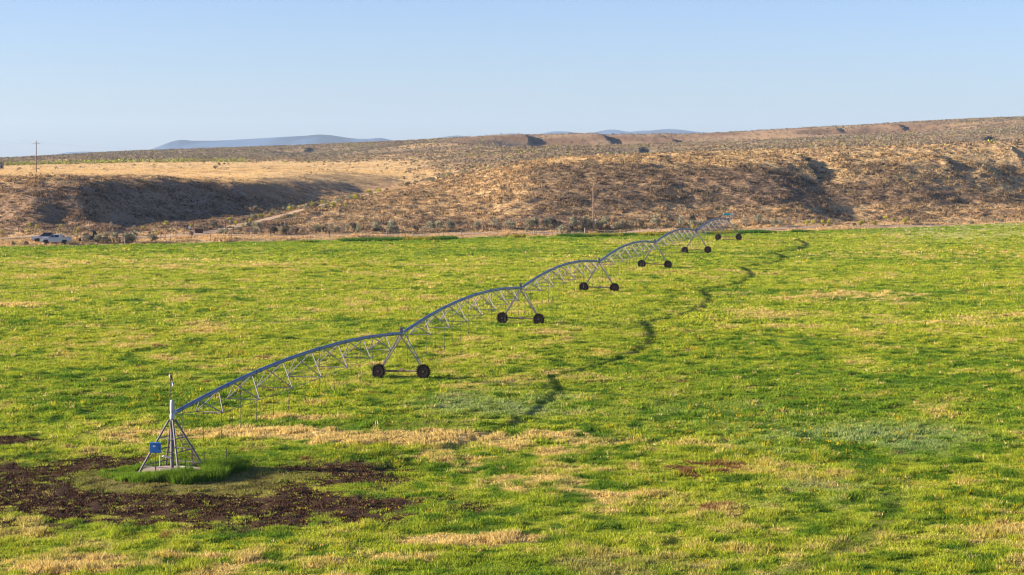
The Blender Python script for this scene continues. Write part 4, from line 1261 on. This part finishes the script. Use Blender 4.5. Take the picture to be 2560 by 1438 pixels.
# far-off sheds at the left end of the plateau
p = at_px(1, 700)
sh = tag(empty('shed', (p[0], p[1], p[2])), 'small dark shed at the left end of the golden plateau', 'shed')
MB().box((0, 0, .9), (1.9, 1.6, 1.9)).build('wall', M_GREYWOOD, sh)
MB().prism([(-1.15, 1.85), (0, 2.45), (1.15, 1.85), (1.1, 1.78), (-1.1, 1.78)], -.95, .95).build('roof', M_RUSTY, sh)
MB().box((.55, -.82, .7), (.55, .05, 1.3)).build('door', M_BLACK, sh)
p = at_px(31, 930)
tr = tag(empty('trailer', (p[0], p[1], p[2])), 'tiny white trailer before the dark bank behind the yellow-green shrubs', 'trailer')
MB().prism([(-.7, .5), (-.75, 1.5), (-.5, 1.75), (.6, 1.75), (.72, 1.5), (.7, .5)], -.6, .6).build('body', M_WHITE, tr)
for x_ in (-.35, .35): MB().lathe([(.1, -.65), (.3, -.62), (.3, .62), (.1, .65)], (x_, 0, .3), axis='y', n=12).build('wheel', M_BLACK, tr)
MB().box((0, -.61, 1.2), (.5, .03, .35)).build('window', M_GLASS, tr)

# ------------------------------------------------------------------ single shrubs
def shrub_mesh(name, seed, col_hi, col_lo, n, lobes, leaf, flower=None):
    r = np.random.default_rng(seed)
    Vs_ = []; Cs_ = []
    for k in range(lobes):
        a = r.uniform(0, 2 * np.pi); q = r.uniform(.12, .5); sz = r.uniform(.34, .52)
        c0 = np.array([math.cos(a) * q, math.sin(a) * q, r.uniform(.30, .72) - q * .2])
        if k == 0: c0 = np.array([0, 0, .62])
        m_ = n // lobes
        v = r.normal(0, 1, (m_, 3)); v /= np.linalg.norm(v, axis=1)[:, None]
        v[:, 2] = np.where(v[:, 2] < -.3, -v[:, 2], v[:, 2])
        c = c0 + v * sz * np.array([1, 1, .85]) * (0.6 + .4 * r.uniform(0, 1, (m_, 1)))
        c[:, 2] = np.maximum(c[:, 2], .02)
        d = [r.normal(0, 1, (m_, 3)) for _ in range(3)]
        d = [q_ / np.linalg.norm(q_, axis=1)[:, None] for q_ in d]
        s = leaf * r.uniform(.6, 1.3, (m_, 1))
        Vs_.append(np.stack([c + d[0] * s, c + d[1] * s, c + (d[2] * .6 + v * .7) * s * 1.2], 1))
        t_ = r.uniform(0, 1, (m_, 1))
        cl = np.array(col_lo) * (1 - t_) + np.array(col_hi) * t_
        if flower is not None:
            fl_ = (v[:, 2] > .25) & (r.uniform(0, 1, m_) < .8)
            cl[fl_] = np.array(flower) * r.uniform(.75, 1.2, (fl_.sum(), 1))
        Cs_.append(cl)
    # stems
    ns = 16
    a = r.uniform(0, 2 * np.pi, ns); q = r.uniform(.2, .7, ns)
    st_ = np.zeros((ns, 3, 3)); st_[:, 0, 0] = -.03; st_[:, 1, 0] = .03
    st_[:, 2] = np.stack([np.cos(a) * q, np.sin(a) * q, r.uniform(.4, .8, ns)], -1)
    Vs_.append(st_); Cs_.append(np.ones((ns, 3)) * np.array((.12, .09, .07)))
    return tri_mesh(name, np.concatenate(Vs_), np.concatenate(Cs_), M_SHRUB1, None)
SG = [shrub_mesh('sagebrush', 40 + k, (.38, .365, .25), (.16, .155, .10), 620, 8, .085) for k in range(6)]
SD = [shrub_mesh('dark_sagebrush', 60 + k, (.17, .155, .115), (.075, .068, .055), 520, 7, .09) for k in range(4)]
RB = [shrub_mesh('rabbitbrush', 80 + k, (.26, .28, .07), (.12, .13, .04), 560, 7, .085, (.50, .46, .05)) for k in range(4)]
PB = [shrub_mesh('pale_brush', 90 + k, (.38, .33, .24), (.18, .15, .11), 420, 6, .075) for k in range(3)]
KIND = {'s': ('sagebrush', SG, 'sagebrush'), 'd': ('dark_sagebrush', SD, 'sagebrush'), 'r': ('rabbitbrush', RB, 'rabbitbrush'), 'p': ('pale_brush', PB, 'shrub')}
rr_ = random.Random(5)
taken = []
def shrub(kind, x, y, w, h, label, group, k=[0]):
    nm, lst, cat = KIND[kind]
    k[0] += 1
    o = bpy.data.objects.new(nm, lst[k[0] % len(lst)]); COL.objects.link(o)
    o.location = (x, y, hz(x, y) - .04); o.scale = (w / 2, w / 2, h); o.rotation_euler = (0, 0, rr_.uniform(0, 6.28))
    taken.append((x, y))
    return tag(o, label, cat, group)
# hand-placed: kind, photo column, distance, width, height, label
G1 = 'sagebrush clump between the field and the utility vehicle'
for kd, px_, d_, w, h, lb in [
    ('p', 218, 360.5, 1.7, 1.5, 'pale sagebrush in front of the utility vehicle hood, leftmost of the roadside clump'),
    ('s', 243, 361.5, 1.8, 1.7, 'grey sagebrush covering the rear of the dark utility vehicle'),
    ('p', 231, 360.2, 1.5, .9, 'low pale bush under the utility vehicle in the roadside clump'),
    ('p', 256, 361.8, 1.7, 1.2, 'low straggly bush right behind the utility vehicle'),
    ('s', 266, 362.2, 1.7, 2.0, 'tall slim sagebrush in the middle of the roadside clump'),
    ('s', 285, 362.0, 1.9, 2.0, 'round grey sagebrush left of the largest roadside bush'),
    ('d', 272, 361.2, 2.0, 1.0, 'dark low sagebrush along the field side of the clump'),
    ('p', 299, 361.6, 1.6, 1.2, 'pale low bush between the two biggest roadside sagebrush'),
    ('s', 314, 361.8, 2.1, 2.1, 'big grey sagebrush just left of the thick grey post'),
    ('s', 332, 362.4, 2.6, 2.3, 'largest dark green sagebrush, behind the thick grey post'),
    ('d', 326, 361.2, 2.2, 1.3, 'dark shaded bush at the foot of the largest roadside sagebrush'),
    ('s', 379, 365.0, 1.9, 1.7, 'sagebrush standing alone left of the two brown posts'),
    ('d', 388, 365.5, 1.5, 1.2, 'dark bush at the right side of the lone sagebrush by the posts')]:
    x = (px_ - XC) / F * d_; shrub(kd, x, d_, w * 1.3, h * 1.08, lb, G1)
G2 = 'bushes along the field edge in front of the white trucks'
for kd, px_, d_, w, h, lb in [
    ('d', 33, 354.2, 1.5, 1.0, 'dark bush on the field edge farthest left of the white trucks'),
    ('d', 66, 355.0, 1.6, .9, 'dark bush on the field edge just before the nose of the trucks'),
    ('p', 130, 355.8, 1.2, .85, 'pale bush against the side of the white crew cab pickup'),
    ('p', 168, 356.4, 1.3, .8, 'pale dry bush below the rear wheel of the white crew cab pickup'),
    ('p', 22, 357.5, 1.1, .7, 'small pale bush in the dry verge left of the trucks')]:
    x = (px_ - XC) / F * d_; shrub(kd, x, d_, w, h, lb, G2)
G3 = 'sagebrush beside the road in front of the right hill'
for kd, px_, d_, w, h, lb in [
    ('d', 478, 374.0, 1.5, 1.1, 'dark bush under the pinkish utility pedestal'),
    ('d', 552, 378.5, 1.0, .7, 'small dark bush between road and field before the gate'),
    ('d', 796, 385.5, 1.5, 1.3, 'dark bush on the field edge, leftmost of four beyond the gate'),
    ('s', 843, 386.0, 1.9, 1.4, 'round grey sagebrush on the field edge between two dark bushes'),
    ('d', 942, 388.0, 2.5, 1.2, 'broad dark sagebrush on the field edge touching its paler neighbour'),
    ('s', 975, 388.5, 2.1, 1.6, 'pale topped sagebrush right of the broad dark one on the field edge'),
    ('s', 1318, 396.0, 1.5, 1.2, 'small grey sagebrush on the road edge left of the big blue-green one'),
    ('s', 1405, 396.5, 3.2, 2.0, 'big blue-green sagebrush on the road edge left of the stout grey post'),
    ('d', 1422, 396.0, 2.2, 1.2, 'dark bush leaning against the big blue-green sagebrush'),
    ('s', 1430, 403.5, 3.2, 3.0, 'tall pale sagebrush left of the thin utility pole'),
    ('s', 1458, 404.0, 2.6, 3.1, 'tall sagebrush directly left of the thin utility pole'),
    ('s', 1500, 404.0, 2.4, 2.3, 'sagebrush with a yellow bush on top, right of the thin utility pole'),
    ('r', 1503, 404.8, 1.0, 2.5, 'yellow rabbitbrush poking out of the sagebrush right of the thin pole'),
    ('r', 1494, 402.0, .9, .6, 'low orange-yellow rabbitbrush at the road below the thin utility pole'),
    ('r', 1449, 402.2, .8, .6, 'low yellow rabbitbrush at the road left of the thin utility pole'),
    ('r', 2017, 418.0, 1.2, 1.4, 'bright yellow rabbitbrush in the road verge far right of the irrigator'),
    ('r', 2058, 419.0, 1.8, 1.4, 'broad yellow-green rabbitbrush right of the bright yellow one'),
    ('r', 2072, 419.4, 1.4, 1.6, 'yellow-green rabbitbrush touching the broad one on its right'),
    ('s', 1935, 415.5, 2.4, 1.9, 'grey sagebrush left of the bright yellow rabbitbrush'),
    ('s', 1950, 416.5, 2.0, 1.7, 'grey-green sagebrush nearest left of the bright yellow rabbitbrush'),
    ('d', 2136, 421.0, 1.7, 1.0, 'dark low bush right of the yellow-green rabbitbrush pair'),
    ('r', 2188, 424.0, 1.9, 1.3, 'pale yellow bush on the small dark ledge'),
    ('r', 2262, 427.5, 1.5, 1.3, 'yellow bush at the right end of the small dark ledge'),
    ('d', 2428, 429.5, 2.0, 1.4, 'purple-grey bush on the bare verge near the right edge of the field'),
    ('s', 1730, 409.5, 2.6, 2.2, 'large sagebrush rising behind the last irrigator span, left one'),
    ('s', 1752, 410.0, 2.4, 2.4, 'large sagebrush behind the last irrigator span next to a yellow bush'),
    ('r', 1733, 408.5, 1.1, 1.4, 'yellow-green bush at the foot of the sagebrush behind the last span'),
    ('s', 1838, 412.0, 2.0, 1.8, 'grey sagebrush right of the overhang of the last span')]:
    x = (px_ - XC) / F * d_; shrub(kd, x, d_, w, h, lb, G3)
G4 = 'rabbitbrush on the roadside bank below the left hill'
for kd, px_, d_, w, h, lb in [
    ('r', 75, 378, 1.2, 1.3, 'yellow rabbitbrush on the bank, left one of a close pair'),
    ('r', 90, 377, 1.1, 1.2, 'bright yellow rabbitbrush on the bank, right one of a close pair'),
    ('r', 71, 374, .9, .9, 'yellow bush low on the bank beneath the close pair'),
    ('r', 6, 374, 1.2, 1.1, 'yellow-green bush low on the bank at the left edge'),
    ('r', 153, 379.5, 1.1, 1.1, 'pale yellow bush on top of the bank above the white trucks'),
    ('r', 190, 375.2, .8, .9, 'bright yellow bush low on the bank left of the utility vehicle'),
    ('r', 196, 380.5, 1.0, 1.0, 'yellow-green bush on top of the bank left of the whip aerial'),
    ('p', 278, 384.0, 1.6, 1.7, 'tall pale bush on the bank crest above the roadside clump'),
    ('r', 360, 386.0, 1.3, 1.0, 'yellow-green bush on the bank crest right of the roadside clump'),
    ('r', 414, 388.5, 1.6, 1.2, 'large pale yellow bush on the bank crest against the shaded hill'),
    ('s', 388, 386.0, 1.4, 1.0, 'grey bush on the bank crest left of the large pale yellow one'),
    ('r', 396, 380.0, .9, .8, 'small orange-yellow bush in the face of the bank'),
    ('r', 476, 386.0, 1.1, 1.1, 'yellow bush on the bank crest near the gate'),
    ('s', 335, 385.0, 1.4, 1.3, 'grey bush on the middle of the bank crest'),
    ('r', 575, 391.5, .9, .7, 'yellow-green bush left of the track above the wooden brace'),
    ('r', 607, 391.5, 1.1, 1.0, 'yellow-green bush right of the wooden brace'),
    ('r', 589, 394.5, 1.4, 1.1, 'pale yellow bush left of the track just above the gate'),
    ('r', 626, 399.0, 1.4, 1.1, 'yellow bush at the bend of the track'),
    ('d', 625, 391.0, 2.4, 1.5, 'dark sagebrush right of the track above the wooden brace'),
    ('d', 640, 386.5, 1.6, .9, 'dark low bush by the hill fence right of the brace'),
    ('s', 510, 795, 2.6, 1.9, 'round dark bush on the back of the golden plateau'),
    ('d', 548, 760, 2.2, 1.2, 'low dark bush on the golden plateau, left of a close pair'),
    ('d', 561, 770, 2.0, 1.0, 'low dark bush on the golden plateau, right of a close pair'),
    ('d', 538, 640, 2.0, 1.2, 'dark bush in the middle of the golden plateau')]:
    x = (px_ - XC) / F * d_; shrub(kd, x, d_, w, h, lb, G4)
# rows filled in: band at the foot of the right hill, both sides of the track, gully slope, bank crest
def fill(n, kinds, fpos, wr, hr, labels, group, gap=.9):
    c = 0; tries = 0
    while c < n and tries < n * 40:
        tries += 1
        x, y = fpos()
        if any((x - a_) ** 2 + (y - b_) ** 2 < gap * gap for a_, b_ in taken): continue
        kd = rr_.choice(kinds); w = rr_.uniform(*wr)
        shrub(kd, x, y, w, w * rr_.uniform(*hr), labels[kd], group); c += 1
def band(p0, p1, lo, hi):
    def f():
        px_ = rr_.uniform(p0, p1)
        x = (px_ - XC) / F * 400
        y = edge_d(x) + rr_.uniform(lo, hi)
        return (px_ - XC) / F * y, y
    return f
def along_track(lo, hi, t0=0.08, t1=1.0):
    def f():
        t = rr_.uniform(t0, t1) * (len(TRACK) - 1); k = min(int(t), len(TRACK) - 2); q = t - k
        a_, b_ = TRACK[k], TRACK[k + 1]
        s = rr_.choice((-1, 1)) * rr_.uniform(lo, hi)
        dx_, dy_ = b_[0] - a_[0], b_[1] - a_[1]; L_ = math.hypot(dx_, dy_)
        return a_[0] + dx_ * q + dy_ / L_ * s, a_[1] + dy_ * q - dx_ / L_ * s
    return f
fill(74, 'sssdp', band(640, 1920, 13, 18), (1.5, 3.0), (.7, 1.0), {'s': 'grey-green sagebrush in the thick row beyond the road under the right hill', 'd': 'dark sagebrush in the thick row beyond the road under the right hill', 'p': 'pale dry shrub in the thick row beyond the road under the right hill'}, 'thick row of brush beyond the road')
fill(22, 'srdp', band(1920, 2620, 12.5, 19), (1.0, 2.0), (.6, .8), {'s': 'grey-green sagebrush in the sparse row under the right end of the hill', 'd': 'dark sagebrush in the sparse row under the right end of the hill', 'p': 'pale shrub in the sparse row under the right end of the hill', 'r': 'small yellow-green rabbitbrush in the sparse row under the right end of the hill'}, 'sparse brush under the right end of the hill')
fill(66, 'ssrd', along_track(2.7, 6.5), (1.2, 2.6), (.45, .65), {'s': 'grey-green sagebrush lining the dirt track up the gully', 'd': 'dark sagebrush lining the dirt track up the gully', 'r': 'yellow-green rabbitbrush lining the dirt track up the gully'}, 'brush lining the track up the gully')
def wall():
    px_ = rr_.uniform(610, 900); y = rr_.uniform(418, 470)
    return (px_ - XC) / F * y, y
fill(34, 'srs', wall, (1.0, 2.0), (.6, .8), {'s': 'grey-green bush on the shaded gully side', 'r': 'yellowish bush on the shaded gully side'}, 'bushes on the shaded gully side')


# ------------------------------------------------------------------ the air
hb = MB().box((0, 8400, 125), (24000, 17200, 430))
M_HAZE = bpy.data.materials.new('haze_air'); M_HAZE.use_nodes = True
nt = M_HAZE.node_tree; nt.nodes.remove(nt.nodes['Principled BSDF'])
pv = nt.nodes.new('ShaderNodeVolumePrincipled')
pv.inputs['Color'].default_value = (0.50, 0.70, 1.0, 1)
pv.inputs['Density'].default_value = 4.6e-5
pv.inputs['Anisotropy'].default_value = 0.1
nt.links.new(pv.outputs[0], nt.nodes['Material Output'].inputs['Volume'])
M_HAZE.cycles.homogeneous_volume = True
tag(hb.build('haze', M_HAZE), kind='stuff')
